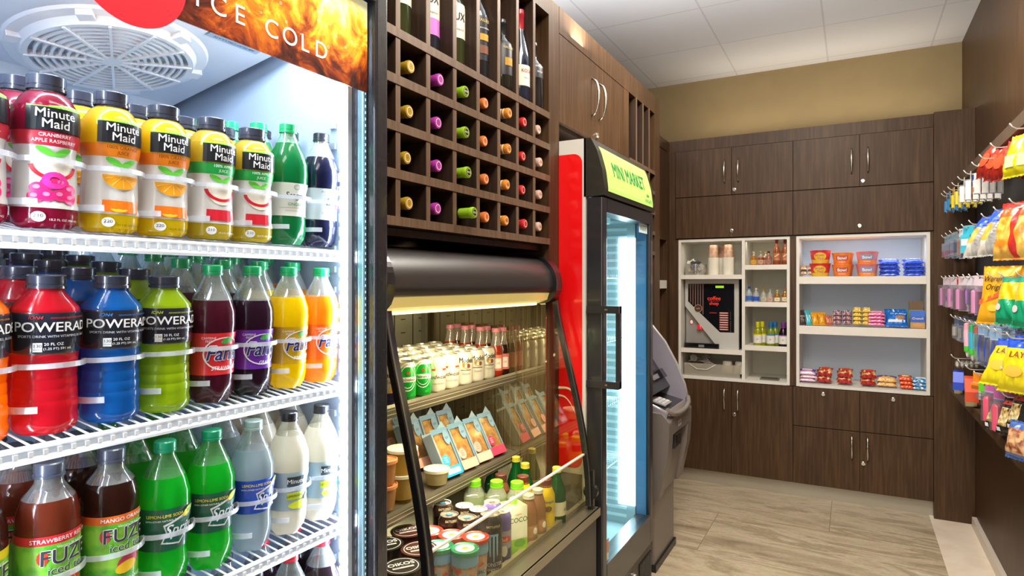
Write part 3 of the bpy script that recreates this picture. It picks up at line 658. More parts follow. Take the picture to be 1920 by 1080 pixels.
UP = [('u1', wine(.30, '2a3314', [(.09, CREAM)], (.09, .19), ux, '8a7a30'), -1.02, 1.262, 'standing green wine bottle with cream label, leftmost tall slot in view'),
      ('u2', wine(.30, '151a2c', [(.055, pl('d27ad0', .4)), (.100, CREAM)], (.055, .20), ux, '9a3a98'), -1.02, 1.386, 'standing wine bottle with cream and pink label'),
      ('u1', None, -1.02, 1.514, 'standing green wine bottle with cream label, third tall slot'),
      ('u4', wine(.33, '10151f', [(.065, pl('1c1e2a', .4)), (.172, pl('26232a', .4))], (.065, .20), vall, 'e07030'), -1.015, 1.642, 'standing dark wine bottle with black and gold label and orange cap'),
      ('u5', wine(.24, '12160f', [(.055, pl('1c1c20', .4)), (.15, pl('2a2622', .4))], (.055, .165), lambda m, f: (m.text(f, 'VALLEJO', 0, .142, .011, pl('d8c070', .4), .0012), m.rect(f, -.015, .015, .085, .11, pl('b88a2c', .4), .001, 6)), '20242c'), -1.0, 1.768, 'short standing dark wine bottle with black label'),
      ('u6', wine(.32, '131c30', [(.055, CREAM)], (.055, .125), kod, 'b82838', True), -1.0, 1.893, 'standing wine bottle with red foil cap and cream label'),
      ('u7', wine(.245, '14161c', [(.115, pl('34343a', .4))], (.115, .168), oro, '1c2028'), -1.005, 2.003, 'short standing wine bottle with grey label, rightmost tall slot')]
for k, mk_, x, y, la in UP: place(k, mk_, la, (x, y, Z0), -.35, 'bottles standing in the wine rack')

# handles and locks
def handle_mb(h=.16, out=.028, bow=.012):
    m = MB(); pts = []
    for i in range(11):
        t = i/10; pts.append((.004+out*math.sin(PI*min(1, max(0, t)))**.5 if 0 < t < 1 else .0, 0, -h/2+h*t))
    m.tube(pts, [.004]+[.0042+.0018*math.sin(PI*i/10) for i in range(1, 10)]+[.004], CHROME, 8); return m
HM = handle_mb().mesh('handle')
def lockmesh():
    m = MB(); M = Matrix.Rotation(PI/2, 4, 'Y'); m.lathe([(.013, 0), (.013, .003), (.010, .004), (.009, .012), (.0001, .012)], CHROME, 20, M=M); m.box(.012, .0125, -.001, .001, -.005, .005, pl('2a2826', .4)); return m.mesh('lock')
LM = lockmesh()
def attach(me, name, parent, loc, rz=0):
    o = bpy.data.objects.new(name, me); COL.objects.link(o); o.parent = parent; o.location = loc; o.rotation_euler = (0, 0, rz); return o
def door_x(parent, y0_, y1_, z0_, z1_, x, hy=None, hz=None, lock=None, nm='door'):
    m = MB(); m.box(x-.018, x, y0_+.0012, y1_-.0012, z0_+.0012, z1_-.0012, WOOD); d = m.build(nm, parent, bevel=.001)
    if hy: attach(HM, 'handle', d, (x, hy, hz))
    if lock: attach(LM, 'lock', d, (x, lock[0], lock[1]))
    return d
wc = thing('wall_cabinet', 'two-door dark wood cabinet above the mini market cooler', 'cabinet', (0, 0, 0))
MB().box(-1.54, FX-.02, 2.131, 2.951, 1.985, 2.326, WOODIN).build('carcass', wc)
door_x(wc, 2.131, 2.497, 1.998, 2.327, FX, 2.462, 2.175); door_x(wc, 2.497, 2.868, 1.998, 2.327, FX, 2.545, 2.175, (2.515, 2.025))
MB().box(FX-.02, FX, 2.868, 2.953, 1.985, 2.328, WOOD).build('filler_strip', wc)
nr = thing('wine_rack', 'narrow dark wood rack of tall slots beside the two-door cabinet', 'wine rack', (0, 0, 0))
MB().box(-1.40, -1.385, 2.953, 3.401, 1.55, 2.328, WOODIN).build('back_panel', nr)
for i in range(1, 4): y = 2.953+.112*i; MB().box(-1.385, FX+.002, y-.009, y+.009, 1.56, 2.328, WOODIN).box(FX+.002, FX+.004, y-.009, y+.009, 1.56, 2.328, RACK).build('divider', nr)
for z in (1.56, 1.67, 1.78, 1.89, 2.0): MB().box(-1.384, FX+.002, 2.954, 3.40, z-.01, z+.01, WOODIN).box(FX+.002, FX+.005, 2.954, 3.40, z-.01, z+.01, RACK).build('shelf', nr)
for i, k in enumerate(('u4', 'u7', 'u6', 'u5')):
    place(k, None, ('standing dark bottle in the first slot of the narrow rack', 'standing bottle in the second slot of the narrow rack', 'standing bottle in the third slot of the narrow rack', 'standing bottle in the last slot of the narrow rack')[i], (-1.06, 2.953+.112*(i+.5), 2.0105), -.4, 'bottles in the narrow rack')

# recessed cabinet in the back left corner
cc = thing('corner_cabinet', 'dark wood corner cabinet with open shelves behind the cash machine', 'cabinet', (0, 0, 0))
CX = -1.164
MB().box(-1.56, CX, 4.44, 4.505, 0, 2.41, WOOD).box(-1.56, CX, 3.52, 3.56, 0, 2.41, WOOD).box(-1.56, CX, 3.56, 4.44, 2.335, 2.41, WOOD).box(-1.56, -1.54, 3.56, 4.44, 0, 2.335, WOODIN).build('carcass', cc)
door_x(cc, 3.56, 4.0, 1.70, 2.33, CX); door_x(cc, 4.0, 4.44, 1.70, 2.33, CX); door_x(cc, 3.56, 4.44, .09, .75, CX)
for z in (1.405, .95, .755): MB().box(-1.54, CX-.004, 3.562, 4.438, z-.025, z, WHITE).box(CX-.004, CX, 3.562, 4.438, z-.045, z+.012, WHITE).build('shelf', cc)

# ------------------------------------------------------------ open refrigerated display
md = thing('refrigerated_display', 'open black refrigerated merchandiser with curved frame under the wine rack', 'display cooler', (0, 0, 0))
DG = pl('4b4640', .4, .3); DM = pl('2b2725', .38, 0, .2); BT = pl('17171a', .3, 0, .4)
def inner_panel():
    m, nt, b, o = newmat('grey_perforated_panel'); b.inputs['Base Color'].default_value = lin('8a8778'); b.inputs['Roughness'].default_value = .35; b.inputs['Metallic'].default_value = .3
    return m
IP = inner_panel()
m = MB(); m.box(-1.50, -.835, 1.10, 2.032, 0, .575, DM).box(-1.50, -.805, 1.10, 2.10 if False else 2.032, .04, .575, DM); m.build('base', md, bevel=.004)
m = MB(); m.box(-.835, -.803, 1.10, 2.105, .04, .590, DM); m.build('front_panel', md, bevel=.003)
attach(LM, 'lock', md, (-.803, 1.64, .515))
m = MB(); m.box(-.86, -.790, 1.10, 2.105, .590, .603, pl('8f8878', .3, .8)).box(-.795, -.788, 1.10, 2.105, .575, .603, pl('a39b88', .3, .8)).box(-.86, -.845, 1.10, 2.105, .603, .618, pl('b5ab8e', .3, .6)); m.build('front_ledge', md)
m = MB(); m.box(-1.50, -1.485, 1.10, 2.032, .575, 1.48, IP)
for y in [1.16+.11*i for i in range(8)]:
    m.box(-1.485, -1.4835, y, y+.004, .60, 1.44, pl('26241f', .6))
    for z in [.66+.05*i for i in range(15)]: m.box(-1.485, -1.4835, y+.04, y+.065, z, z+.004, pl('26241f', .6))
m.box(-1.485, -1.465, 1.985, 2.0, .60, 1.44, pl('6e6a5c', .4)); m.build('back_panel', md)
m = MB(); m.box(-1.485, -.862, 1.10, 2.032, .575, .598, pl('b9b29a', .4, .2)); m.build('deck', md)
# hood, end caps, lamp
hood = [(-1.50, 1.492), (-1.03, 1.492)]+[(-1.03+.100*math.sin(t), 1.392+.100*math.cos(t)) for t in [PI/2*i/14 for i in range(1, 15)]]+[(-.931, 1.372), (-.940, 1.366), (-1.50, 1.366)]
MB().prism(hood, 1.12, 2.034, DM, 'y', smooth=True).build('hood', md)
for ya, yb in ((1.10, 1.128), (2.012, 2.034)):
    MB().prism([(-1.50, 1.50), (-1.02, 1.50)]+[(-1.02+.104*math.sin(t), 1.396+.104*math.cos(t)) for t in [PI/2*i/12 for i in range(1, 13)]]+[(-.918, 1.372), (-.928, 1.350), (-.945, 1.334), (-.97, 1.325), (-1.50, 1.325)], ya, yb, BT, 'y').build('hood_end_cap', md)
# right cap seen outside of the wood panel
MB().prism([(-.962, 1.480)]+[(-1.02+.104*math.sin(t), 1.396+.104*math.cos(t)) for t in [PI/2*i/12 for i in range(5, 13)]]+[(-.918, 1.372), (-.928, 1.350), (-.945, 1.334), (-.962, 1.328)], 2.034, 2.06, BT, 'y').build('hood_end_cap', md)
LMP = pl('ffe9a0', .4, em=2.6)
m = MB(); m.prism([(-.944, 1.364), (-.952, 1.340), (-.985, 1.328), (-1.06, 1.330), (-1.06, 1.364)], 1.13, 2.01, pl('e8cf7c', .2, .3, em=.5), 'y')
m.tube([(-.992, 1.14, 1.3255), (-.992, 2.0, 1.3255)], .005, LMP, 8); m.build('hood_lamp', md)
area('display_hood_lamp', (-1.02, 1.575, 1.318), (-.25, 0, -1), .04, .82, 6.5, (1, .86, .50))
area('display_hood_lamp', (-1.02, 1.575, 1.316), (-.9, 0, -1), .04, .82, 2.5, (1, .88, .55))
# curved side frames and glass sides
def curve_x(t): # z from 1.33 down to .62
    z = 1.335-.715*t; x = -.935+.128*math.sin(t*PI/2)**1.25; return x, z
for y in (1.125, 2.062):
    m = MB(); pts = [curve_x(i/16) for i in range(17)]; poly = [(x, z) for x, z in pts]+[(x-.016, z) for x, z in pts[::-1]]
    m.prism(poly, y-.013, y+.013, BT, 'y'); m.prism([(x+.0015, z) for x, z in pts]+[(x, z) for x, z in pts[::-1]], y-.010, y-.004, pl('6a6660', .3, .6), 'y'); m.build('curved_frame', md)
GP = [( -1.485, .60), (-1.485, 1.36)]+[(curve_x(i/12)[0]-.014, curve_x(i/12)[1]) for i in range(13)]
MB().prism(GP, 1.108, 1.112, pane(.05, 'f4f6f2'), 'y').build('side_glass', md)
MB().prism([(-.955, 1.33)]+[(curve_x(i/12)[0]-.014, curve_x(i/12)[1]) for i in range(1, 13)]+[(-.955, .62)], 2.060, 2.064, pane(.10, 'f6f4ea'), 'y').build('side_glass', md)
def mirror_side():
    m, nt, b, o = newmat('glossy_ribbed_side_glass'); mp = coords(nt, (90, 1, .6)); n = nt.nodes.new('ShaderNodeTexNoise'); n.inputs['Scale'].default_value = 2; nt.links.new(mp.outputs[0], n.inputs[0])
    r = ramp(nt, [(.3, '3a3020'), (.5, '5c4d30'), (.7, '7a6a44')]); nt.links.new(n.outputs['Fac'], r.inputs[0]); nt.links.new(r.outputs[0], b.inputs['Base Color']); b.inputs['Roughness'].default_value = .4
    g = nt.nodes.new('ShaderNodeBsdfGlossy'); g.inputs['Roughness'].default_value = .03; g.inputs['Color'].default_value = (.9, .85, .7, 1)
    a = nt.nodes.new('ShaderNodeMixShader'); a.inputs[0].default_value = .34; nt.links.new(b.outputs[0], a.inputs[1]); nt.links.new(g.outputs[0], a.inputs[2]); nt.links.new(a.outputs[0], o.inputs[0]); return m
MB().box(-1.485, -.964, 2.022, 2.034, .598, 1.36, mirror_side()).build('glossy_side_panel', md)
m = MB(); m.box(-.832, -.828, 1.14, 2.05, .618, .798, pane(.07, 'f2f2ea')).box(-.834, -.826, 1.14, 2.05, .796, .801, pl('e9e2cf', .3)); m.build('front_glass', md)
m = MB(); m.lathe([(.001, 0), (.026, 0), (.026, .02), (.001, .02)], BT, 20, M=Matrix.Translation((-.812, 2.085, .665)) @ Matrix.Rotation(PI/2, 4, 'X')); m.box(-.822, -.802, 2.068, 2.085, .60, .74, BT); m.build('frame_foot', md)
STR = pl('6d6656', .35, .4)
for zf, xf, zb, nm in ((1.072, -1.092, 1.085, 'upper'), (.792, -1.078, .835, 'lower')):
    m = MB(); m.prism([(-1.48, zb), (xf, zf-.008), (xf, zf-.014), (-1.48, zb-.006)], 1.116, 2.02, STR, 'y')
    m.prism([(xf, zf), (xf+.008, zf+.002), (xf+.012, zf-.006), (xf+.010, zf-.034), (xf-.004, zf-.036), (xf-.004, zf-.008)], 1.116, 2.02, STR, 'y')
    for q in (-.012, -.024): m.box(xf+.0105, xf+.0125, 1.116, 2.02, zf+q-.001, zf+q+.001, pl('bdb398', .3, .5))
    m.build('shelf', md)
area('display_shelf_lamp', (-1.12, 1.575, 1.045), (.0, 0, -1), .03, .8, 1.2, (1, .88, .60))
area('display_shelf_lamp', (-1.11, 1.575, .745), (.15, 0, -1), .03, .8, 1.6, (1, .90, .62))

# cans
def can(name, cat, r, h, bands, marks, neck=True, top='c9c6ba', lidmarks=None):
    def mk():
        t = thing(name, '', cat); P = [(r*.80, 0), (r*.88, .002), (r, .010), (r, h-.014), (r*.82, h-.002)]
        b = MB(); zs = sorted({z for _, z in P} | {q[0] for q in bands if 0 < q[0] < h-.002}); b.lathe([(interp(P, z), z, [q[1] for q in bands if q[0] <= z+1e-6][-1]) for z in zs], bands[0][1], 26)
        def f(u, v, o): rr = interp(P, v)+o; a = u/r; return (rr*math.cos(a), rr*math.sin(a), v)
        if marks: marks(b, f)
        b.build('body', t)
        l = MB(); lm = pl(top, .25, .7); l.lathe([(r*.82, h-.002), (r*.83, h), (r*.79, h), (r*.76, h-.004), (.001, h-.004)], lm, 26)
        ft = topf(0, 0, h-.004); l.ell(ft, 0, .002, .010, .006, pl('8e8b80', .3, .8), .0012, 12, inner=.45); l.ell(ft, 0, -.010, .008, .006, pl('aaa698', .3, .8), .0006, 12)
        if lidmarks: lidmarks(l, ft)
        l.build('lid', t); return t
    return mk
def mod(m, f):
    m.text(f, 'Modelo', .004, .080, .0245, TX_K, .0014, sx=.72, bold=.025); m.ell(f, 0, .062, .012, .010, pl('a8843a', .4), .0006, 12, inner=.5); m.ell(f, .009, .062, .006, .0075, pl('6a3428', .4), .001, 12)
    m.ell(f, -.008, .066, .005, .007, pl('8a6a2c', .4), .001, 10); m.rect(f, -.018, .018, .0475, .050, TX_K, .0006, 8); m.text(f, 'Especial', 0, .037, .009, pl('6a5a3a', .4), .0008, shear=.3)
def bud(m, f):
    m.ell(f, 0, .090, .019, .022, pl('a09880', .4), .0006, 24, inner=.86); m.poly(f, [(-.012, .09), (0, .103), (.012, .09), (0, .077)], pl('d8d2c0', .4), .0007); m.text(f, 'AB', 0, .09, .009, pl('5a5648', .4), .001)
    m.rect(f, .012, .034, .066, .072, pl('c83828', .4), .0006, 6); m.rect(f, -.034, -.012, .066, .072, pl('c83828', .4), .0006, 6)
    m.text(f, 'Budweiser', 0, .047, .019, TX_K, .0008, shear=.3, sx=.85); m.text(f, 'KING OF BEERS', 0, .026, .006, pl('6a5a4a', .4), .0008)
def hei(m, f):
    m.ell(f, 0, .066, .028, .040, TX_W, .0006, 24, inner=.95); m.ell(f, 0, .066, .022, .032, TX_W, .0006, 24, inner=.94)
    m.rect(f, -.030, .030, .052, .066, pl('e8efe6', .4), .0010, 12); m.text(f, 'Heineken', 0, .0585, .0135, pl('0c3a18', .4), .0014, bold=.015, sx=.95)
    m.poly(f, [(0+.0065*(1 if k % 2 == 0 else .42)*math.sin(k*PI/5), .078+.0065*(1 if k % 2 == 0 else .42)*math.cos(k*PI/5)) for k in range(10)][::-1], pl('d02028', .4), .0014)
def cor(m, f): m.text(f, 'Corona', .002, .082, .026, TX_K, .0008, sx=.75, bold=.02); m.text(f, 'Extra', .004, .062, .013, TX_K, .0008); m.ell(f, .006, .042, .008, .009, pl('d8a030', .4), .0008, 12)
CANW = pl('ddd8cc', .25, .35); 
CANS = {'cor': can('beer_can', 'can', .033, .108, [(0, pl('2a2650', .25, .3)), (.032, CANW)], cor), 'hei': can('beer_can', 'can', .033, .108, [(0, pl('13a032', .25, .2)), (.094, pl('d8dcd4', .25, .4))], hei),
        'bud': can('beer_can', 'can', .033, .108, [(0, CANW)], bud), 'mod': can('beer_can', 'can', .033, .108, [(0, CANW)], mod)}
CN = {'cor': 'white beer can with navy base', 'hei': 'green beer can', 'bud': 'white and silver beer can with red ribbon', 'mod': 'white beer can with black lettering'}
zc = 1.0655
cols = ['cor', 'cor', 'hei', 'hei', 'bud', 'bud', 'mod', 'mod', 'mod']; Yc = [1.285, 1.360, 1.435, 1.510, 1.585, 1.660, 1.742, 1.816, 1.888]
n_ = {}
for ci, k in enumerate(cols):
    same = [i for i, q in enumerate(cols) if q == k]; p = same.index(ci); sd = '' if len(same) == 1 else (('left', 'right') if len(same) == 2 else ('left', 'middle', 'right'))[p]+' column '
    for r in range(4):
        place('can'+k, CANS[k], f'{CN[k]}, {sd}{ROWN[r]}, upper shelf'.replace(', left', ', left').replace(' column ', ' column, '), (-1.133-.0725*r, Yc[ci]+random.uniform(-.001, .001), zc+(.013/.39)*.0725*r+.001), random.uniform(-.05, .05)-.62, 'beer cans on the upper display shelf')
# flavoured drink bottles with pink caps
COO = [(.020, 0), (.0235, .004), (.024, .012), (.024, .085), (.021, .105), (.0145, .130), (.0135, .145), (.0135, .158)]
def cooler_b(h, lb):
    def mk(m, f): m.rect(f, -.018, .018, .030, .066, pl('f4e8e0', .4), .0008, 5); m.text(f, 'ice', 0, .050, .014, pl('c05050', .4), .0012, shear=.3); m.rect(f, -.018, .018, .066, .072, pl(lb, .4), .0009, 5)
    return bottle('cooler_bottle', 'bottle', COO, liq(h, .15), .110, [(.022, .078, pl(lb, .4))], mk, (.158, .172, .0148, pl('e48aa0', .3, 0, .4), 1), clear('f4ece4', .1, .04, .2))
for i, (k, y, h, lb, nm) in enumerate((('cb1', 1.946, 'd8401c', 'e07a6a', 'orange-red'), ('cb2', 1.9945, '4a2018', 'd87c70', 'dark'))):
    for r in range(4): place(k, cooler_b(h, lb), f'{nm} flavoured drink bottle with pink cap, {ROWN[r]}', (-1.125-.066*r, y, zc+.0022*r), -.7, 'pink-capped bottles on the upper display shelf')

# sandwiches leaning on the lower shelf
def sandwich(band, tagc, fill='d8a860'):
    def mk():
        t = thing('packed_sandwich', '', 'sandwich'); W, D, Hh = .078, .036, .155
        b = MB(); br = speckle('toasted_bread', 'a8742c', 'd8a850', 35, .6, .1); b.rbox(-D, -.004, -W/2+.004, W/2-.004, .012, Hh-.018, br, .010, 3, 'x'); b.rbox(-D*.62, -D*.40, -W/2+.001, W/2-.001, .010, Hh-.016, pl('e8bc4a', .5), .010, 3, 'x'); b.build('bread', t)
        w_ = MB(); f = planef(.001, 0, 0); w_.rect(f, -W/2, W/2, 0, .030, pl(band, .35)); w_.rect(f, -W/2, W/2, Hh-.016, Hh, pl('6f93ab', .35)); 
        w_.rect(f, W/2-.006, W/2, .03, Hh-.016, pl('6f93ab', .35)); w_.rect(f, -W/2, -W/2+.005, .03, Hh-.016, pl('8fa9b8', .35))
        w_.ell(f, -.018, .052, .017, .018, pl(tagc, .35), .001, 20); w_.ell(f, .022, Hh-.034, .013, .024, pl('7f9fb4', .35), .001, 18); w_.text(f, '357', .022, Hh-.036, .010, TX_K, .0016); 
        for q in (.060, .053, .046): w_.text(f, 'FRESH', -.018, q, .0058, TX_W if tagc != 'e8a898' else pl('8a3a30', .4), .0016)
        w_.rect(f, -W/2+.010, W/2-.010, .007, .023, pl('e8eef2', .4) if tagc == '2aa0d0' else pl(band, .3), .001)
        w_.box(-D-.002, 0, -W/2, -W/2+.001, 0, Hh-.01, pl('9ab0bc', .35)).box(-D-.002, 0, W/2-.001, W/2, 0, Hh-.01, pl('9ab0bc', .35)).box(-D-.003, -D-.002, -W/2, W/2, 0, Hh, pl('9ab0bc', .35)).box(-D-.002, 0, -W/2, W/2, 0, .001, pl(band, .35))
        w_.build('carton', t)
        c = MB(); c.rect(planef(.0005, 0, 0), -W/2+.005, W/2-.006, .03, Hh-.016, clear('fbf8f0', .07, .08, .03)); c.poly(planef(-.002, 0, 0), [(.000, Hh), (W/2, Hh), (W/2-.008, Hh+.022)], pl('8aa0ac', .4)); c.build('film_window', t); return t
    return mk
SW = [('2a9cc8', '2aa0d0', 'blue'), ('eab09a', 'e8a898', 'salmon pink'), ('f0b8a4', 'e8a898', 'pale pink'), ('d83a5c', 'c8284c', 'crimson')]
for i, (a, b_, nm) in enumerate(SW):
    y = 1.640+.0935*i
    place('sw%d' % i, sandwich(a, b_), f'packed sandwich with {nm} band, front row of lower shelf', (-1.092, y, .798), -.10, 'packed sandwiches on the lower display shelf', (0, -.52))
place('sw1', None, 'packed sandwich behind the blue-banded one', (-1.195, 1.610, .815), -.1, 'packed sandwiches on the lower display shelf', (0, -.42))
place('sw0', None, 'packed sandwich behind the salmon-banded one', (-1.195, 1.705, .815), -.1, 'packed sandwiches on the lower display shelf', (0, -.42))
place('sw3', None, 'packed sandwich behind the pale-banded one', (-1.195, 1.80, .815), -.1, 'packed sandwiches on the lower display shelf', (0, -.42))
place('sw2', None, 'packed sandwich in the third row by the frame', (-1.30, 1.62, .83), -.1, 'packed sandwiches on the lower display shelf', (0, -.35))
# cups and tubs left of the frame
def tub(r, h, liquid, lid, mark=''):
    def mk():
        t = thing('food_tub', '', 'tub'); b = MB(); b.lathe([(.001, 0), (r*.80, 0), (r*.97, h)], liq(liquid, .45), 28); b.build('cup', t)
        l = MB(); l.lathe([(r*.97, h-.004), (r*1.04, h-.004), (r*1.04, h+.004), (r*.98, h+.005), (r*.96, h+.001), (.001, h+.001)], pl(lid, .3, 0, .4), 28)
        if mark: l.text(topf(0, 0, h+.001), mark, 0, 0, r*.5, pl('5a7a2a', .4), .001)
        l.build('lid', t); return t
    return mk
place('tub1', tub(.043, .064, 'e0c060', 'e8e4cc'), 'clear tub of cut fruit with pale lid, upper of two stacked', (-1.115, 1.402, .868), 0, 'stacked tubs on the lower display shelf')
place('tub1', None, 'clear tub of cut fruit under another tub', (-1.115, 1.402, .799), 0, 'stacked tubs on the lower display shelf')
place('tub3', tub(.036, .060, 'e0a868', 'd88a5a', 'Soup'), 'small orange tub at the left end, upper of two', (-1.10, 1.305, .866), 0, 'stacked tubs on the lower display shelf')
place('tub3', None, 'small orange tub at the left end, lower of two', (-1.10, 1.305, .799), 0, 'stacked tubs on the lower display shelf')
place('tub5', tub(.038, .040, 'e8d8a0', 'd8d4b8'), 'round clear tub beside the blue-banded sandwich', (-1.10, 1.548, .799), 0, 'stacked tubs on the lower display shelf')

# deck: yogurts, cans, bottles
DZ = .599
def yog(h):
    def mk():
        t = thing('yogurt_cup', '', 'yogurt'); b = MB(); b.lathe([(.001, 0), (.034, 0), (.045, .060)], pl(h, .35, 0, .3), 32); b.build('cup', t)
        l = MB(); l.lathe([(.047, .059), (.047, .0615), (.001, .0615)], pl(h, .3, 0, .4), 32); f = topf(0, 0, .0618)
        l.ell(f, 0, 0, .040, .040, TX_W, .0006, 32, inner=.95); l.text(f, 'OIKOS', 0, .008, .022, TX_W, .0008, bold=.03); l.rect(f, -.026, .026, -.014, -.006, TX_W, .0006); l.text(f, 'GREEK YOGURT', 0, -.010, .0065, TX_K, .0012); l.build('foil_lid', t); return t
    return mk
for x, y, k, la in ((-.948, 1.192, 'yk', 'black yogurt cup with white lettering, nearest the left frame'), (-.972, 1.292, 'yb', 'brown yogurt cup with white lettering, beside the left frame'), (-1.066, 1.272, 'yk', 'black yogurt cup behind the nearest one'), (-1.07, 1.37, 'yb', 'brown yogurt cup in the back row')):
    place(k, yog('2a2422' if k == 'yk' else '5a2c26'), la+', upper', (x, y, DZ+.062), -.6, 'yogurt cups on the display deck'); place(k, None, la+', under the upper one', (x, y, DZ), -.6, 'yogurt cups on the display deck')
def fcup(rim):
    def mk():
        t = thing('fruit_cup', '', 'fruit cup'); b = MB(); b.lathe([(.001, 0), (.028, 0), (.033, .10), (.034, .115)], speckle('fruit_print', 'd86038', '88b8d0', 45, .3, .4, [(.35, '6aa8c8'), (.5, 'd8b088'), (.62, 'd85030')]), 28); b.lathe([(.0345, .085), (.0350, .112)], pl('7ab4d8', .3), 28)
        b.text(lambda u, v, o: ((.0335+o)*math.cos(u/.034), (.0335+o)*math.sin(u/.034), v), 'SABROSA', 0, .04, .012, TX_K, .002); b.build('cup', t)
        l = MB(); l.lathe([(.0365, .112), (.0365, .122), (.034, .124), (.030, .121), (.001, .121)], pl(rim, .3, 0, .4), 28); f = topf(0, 0, .121); l.ell(f, 0, 0, .025, .025, pl('d8e8f0', .4), .0008, 20); l.ell(f, 0, 0, .009, .006, pl('e8b83a', .4), .0014, 12); l.build('lid', t); return t
    return mk
for x, y, k, la in ((-.873, 1.352, 'fg', 'fruit cup with green-rimmed lid at the front glass'), (-.888, 1.428, 'fr', 'fruit cup with red-rimmed lid beside the energy drink'), (-.952, 1.408, 'fr', 'fruit cup with red-rimmed lid in the second row'), (-.940, 1.335, 'fg', 'fruit cup with green-rimmed lid in the second row'), (-1.018, 1.402, 'fr', 'fruit cup with red-rimmed lid in the third row')):
    place(k, fcup('18a070' if k == 'fg' else 'd84a38'), la, (x, y, DZ), -.5, 'fruit cups on the display deck')
def mon(col):
    def mk(m, f):
        for u in (-.010, 0, .010): m.poly(f, [(u-.003, .115), (u+.003, .118), (u+.0015, .060-.015*(u == 0)), (u-.0005, .058-.015*(u == 0)), (u-.002, .075)], pl(col, .3), .001)
        m.rect(f, -.014, .014, .112, .118, pl(col, .3), .0008, 4); m.text(f, 'MONSTER', 0, .036, .014, pl('c8ccd0', .4), .001, sx=.8); m.text(f, 'ENERGY', 0, .022, .009, pl('c8ccd0', .4), .001); m.text(f, 'BATTLEFIELD', 0, .138, .0085, pl('e8d8a8', .4), .001, sx=.8, bold=.02)
    return mk
def redb(m, f): m.rect(f, -.02, .02, .07, .085, pl('c8283a', .3), .0008, 6); m.text(f, 'Bull', 0, .077, .014, pl('e8d27a', .4), .0012, bold=.02); m.ell(f, 0, .045, .010, .016, pl('d8d4c8', .3, .3), .0008, 12)
place('mo', can('energy_drink_can', 'can', .0325, .165, [(0, pl('3a3632', .25, .3))], mon('8cc0dc'), lidmarks=lambda l, f: l.ell(f, 0, 0, .008, .005, pl('3aa0d8', .3), .002, 10)), 'tall dark energy drink can with three blue claw marks', (-.880, 1.492, DZ), -.75)
ecan = can('energy_drink_can', 'can', .029, .150, [(0, pl('3a3a6c', .25, .4)), (.05, pl('a8a6b8', .25, .5)), (.1, pl('6a5a98', .25, .4))], redb)
place('rb', ecan, 'slim purple and silver energy drink can beside the tall dark one', (-.884, 1.560, DZ), -.75)
dcan = can('energy_drink_can', 'can', .031, .150, [(0, pl('221c1c', .25, .3)), (.118, pl('4a342a', .25, .3))], mon('3aa8d8'), lidmarks=lambda l, f: l.ell(f, 0, 0, .008, .005, pl('3aa0d8', .3), .002, 10))
for x, y, la in ((-1.000, 1.468, 'dark energy drink can behind the fruit cups'), (-.948, 1.540, 'dark energy drink can behind the tall clawed one'), (-.943, 1.472, 'dark energy drink can in the third row, left'), (-1.000, 1.545, 'dark energy drink can in the third row, right'), (-1.07, 1.535, 'dark energy drink can in the back row')): place('dc', dcan, la, (x, y, DZ), -.7, 'dark energy drink cans on the display deck')
place('rb', None, 'slim purple and silver energy drink can in the second row', (-.945, 1.612, DZ), -.7)
# coconut water cartons, green-capped bottles
CW = [(.030, 0), (.034, .004), (.034, .10), (.033, .125), (.020, .150), (.018, .155)]
gb = bottle('juice_bottle', 'bottle', CW, liq('d2e0b0', .4), .12, [(.02, .09, speckle('pale_green_print', 'a8c860', 'e8ecd0', 25, .3, .3))], lambda m, f: m.text(f, 'aloe', 0, .06, .018, pl('3a7a2a', .4), .0012), (.150, .170, .0205, pl('7ed321', .3, 0, .4), 1), clear('eaf2dc', .12, .04, .25))
for x, y, la in ((-1.068, 1.711, 'green-capped aloe bottle, left of the three behind the carton'), (-1.0, 1.735, 'green-capped aloe bottle, middle of the three behind the carton'), (-.938, 1.757 , 'green-capped aloe bottle directly behind the carton')): place('gb', gb, la, (x, y, DZ), -.3, 'green-capped bottles on the display deck')
def carton():
    t = thing('drink_carton', '', 'carton'); b = MB(); b.box(-.030, .030, -.030, .030, 0, .145, speckle('carton_green', 'b8d860', 'd8ecb0', 20, .35, .3)); f = planef(.030, 0, 0); b.rect(f, -.03, .03, 0, .145, pl('eef0dc', .4)); b.rect(f, -.03, .03, 0, .05, pl('9ccc3c', .4), .0008)
    g = lambda u, v, o: (u, -.030-o, v); b.rect(g, -.03, .03, 0, .145, pl('ecebdf', .4)); [b.rect(g, -.022, .022, .03+.008*i, .032+.008*i, pl('9a9a90', .4), .001) for i in range(12)]
    b.text(f, 'COCO', 0, .105, .020, pl('2a5a22', .4), .0012, bold=.01); b.text(f, 'organic', 0, .122, .008, pl('d0502a', .4), .0012); b.ell(f, .004, .062, .014, .011, pl('f6f4e6', .4), .0014, 14); b.ell(f, .004, .038, .020, .012, pl('6aa82c', .4), .0012, 14)
    b.build('box', t, bevel=.002); c = MB(); c.lathe([(.012, .145), (.012, .158), (.001, .158)], pl('7ed321', .3, 0, .4), 16); c.build('cap', t); return t
place('ct', carton, 'white and green coconut water carton behind the front glass', (-.888, 1.640, DZ), -.55)
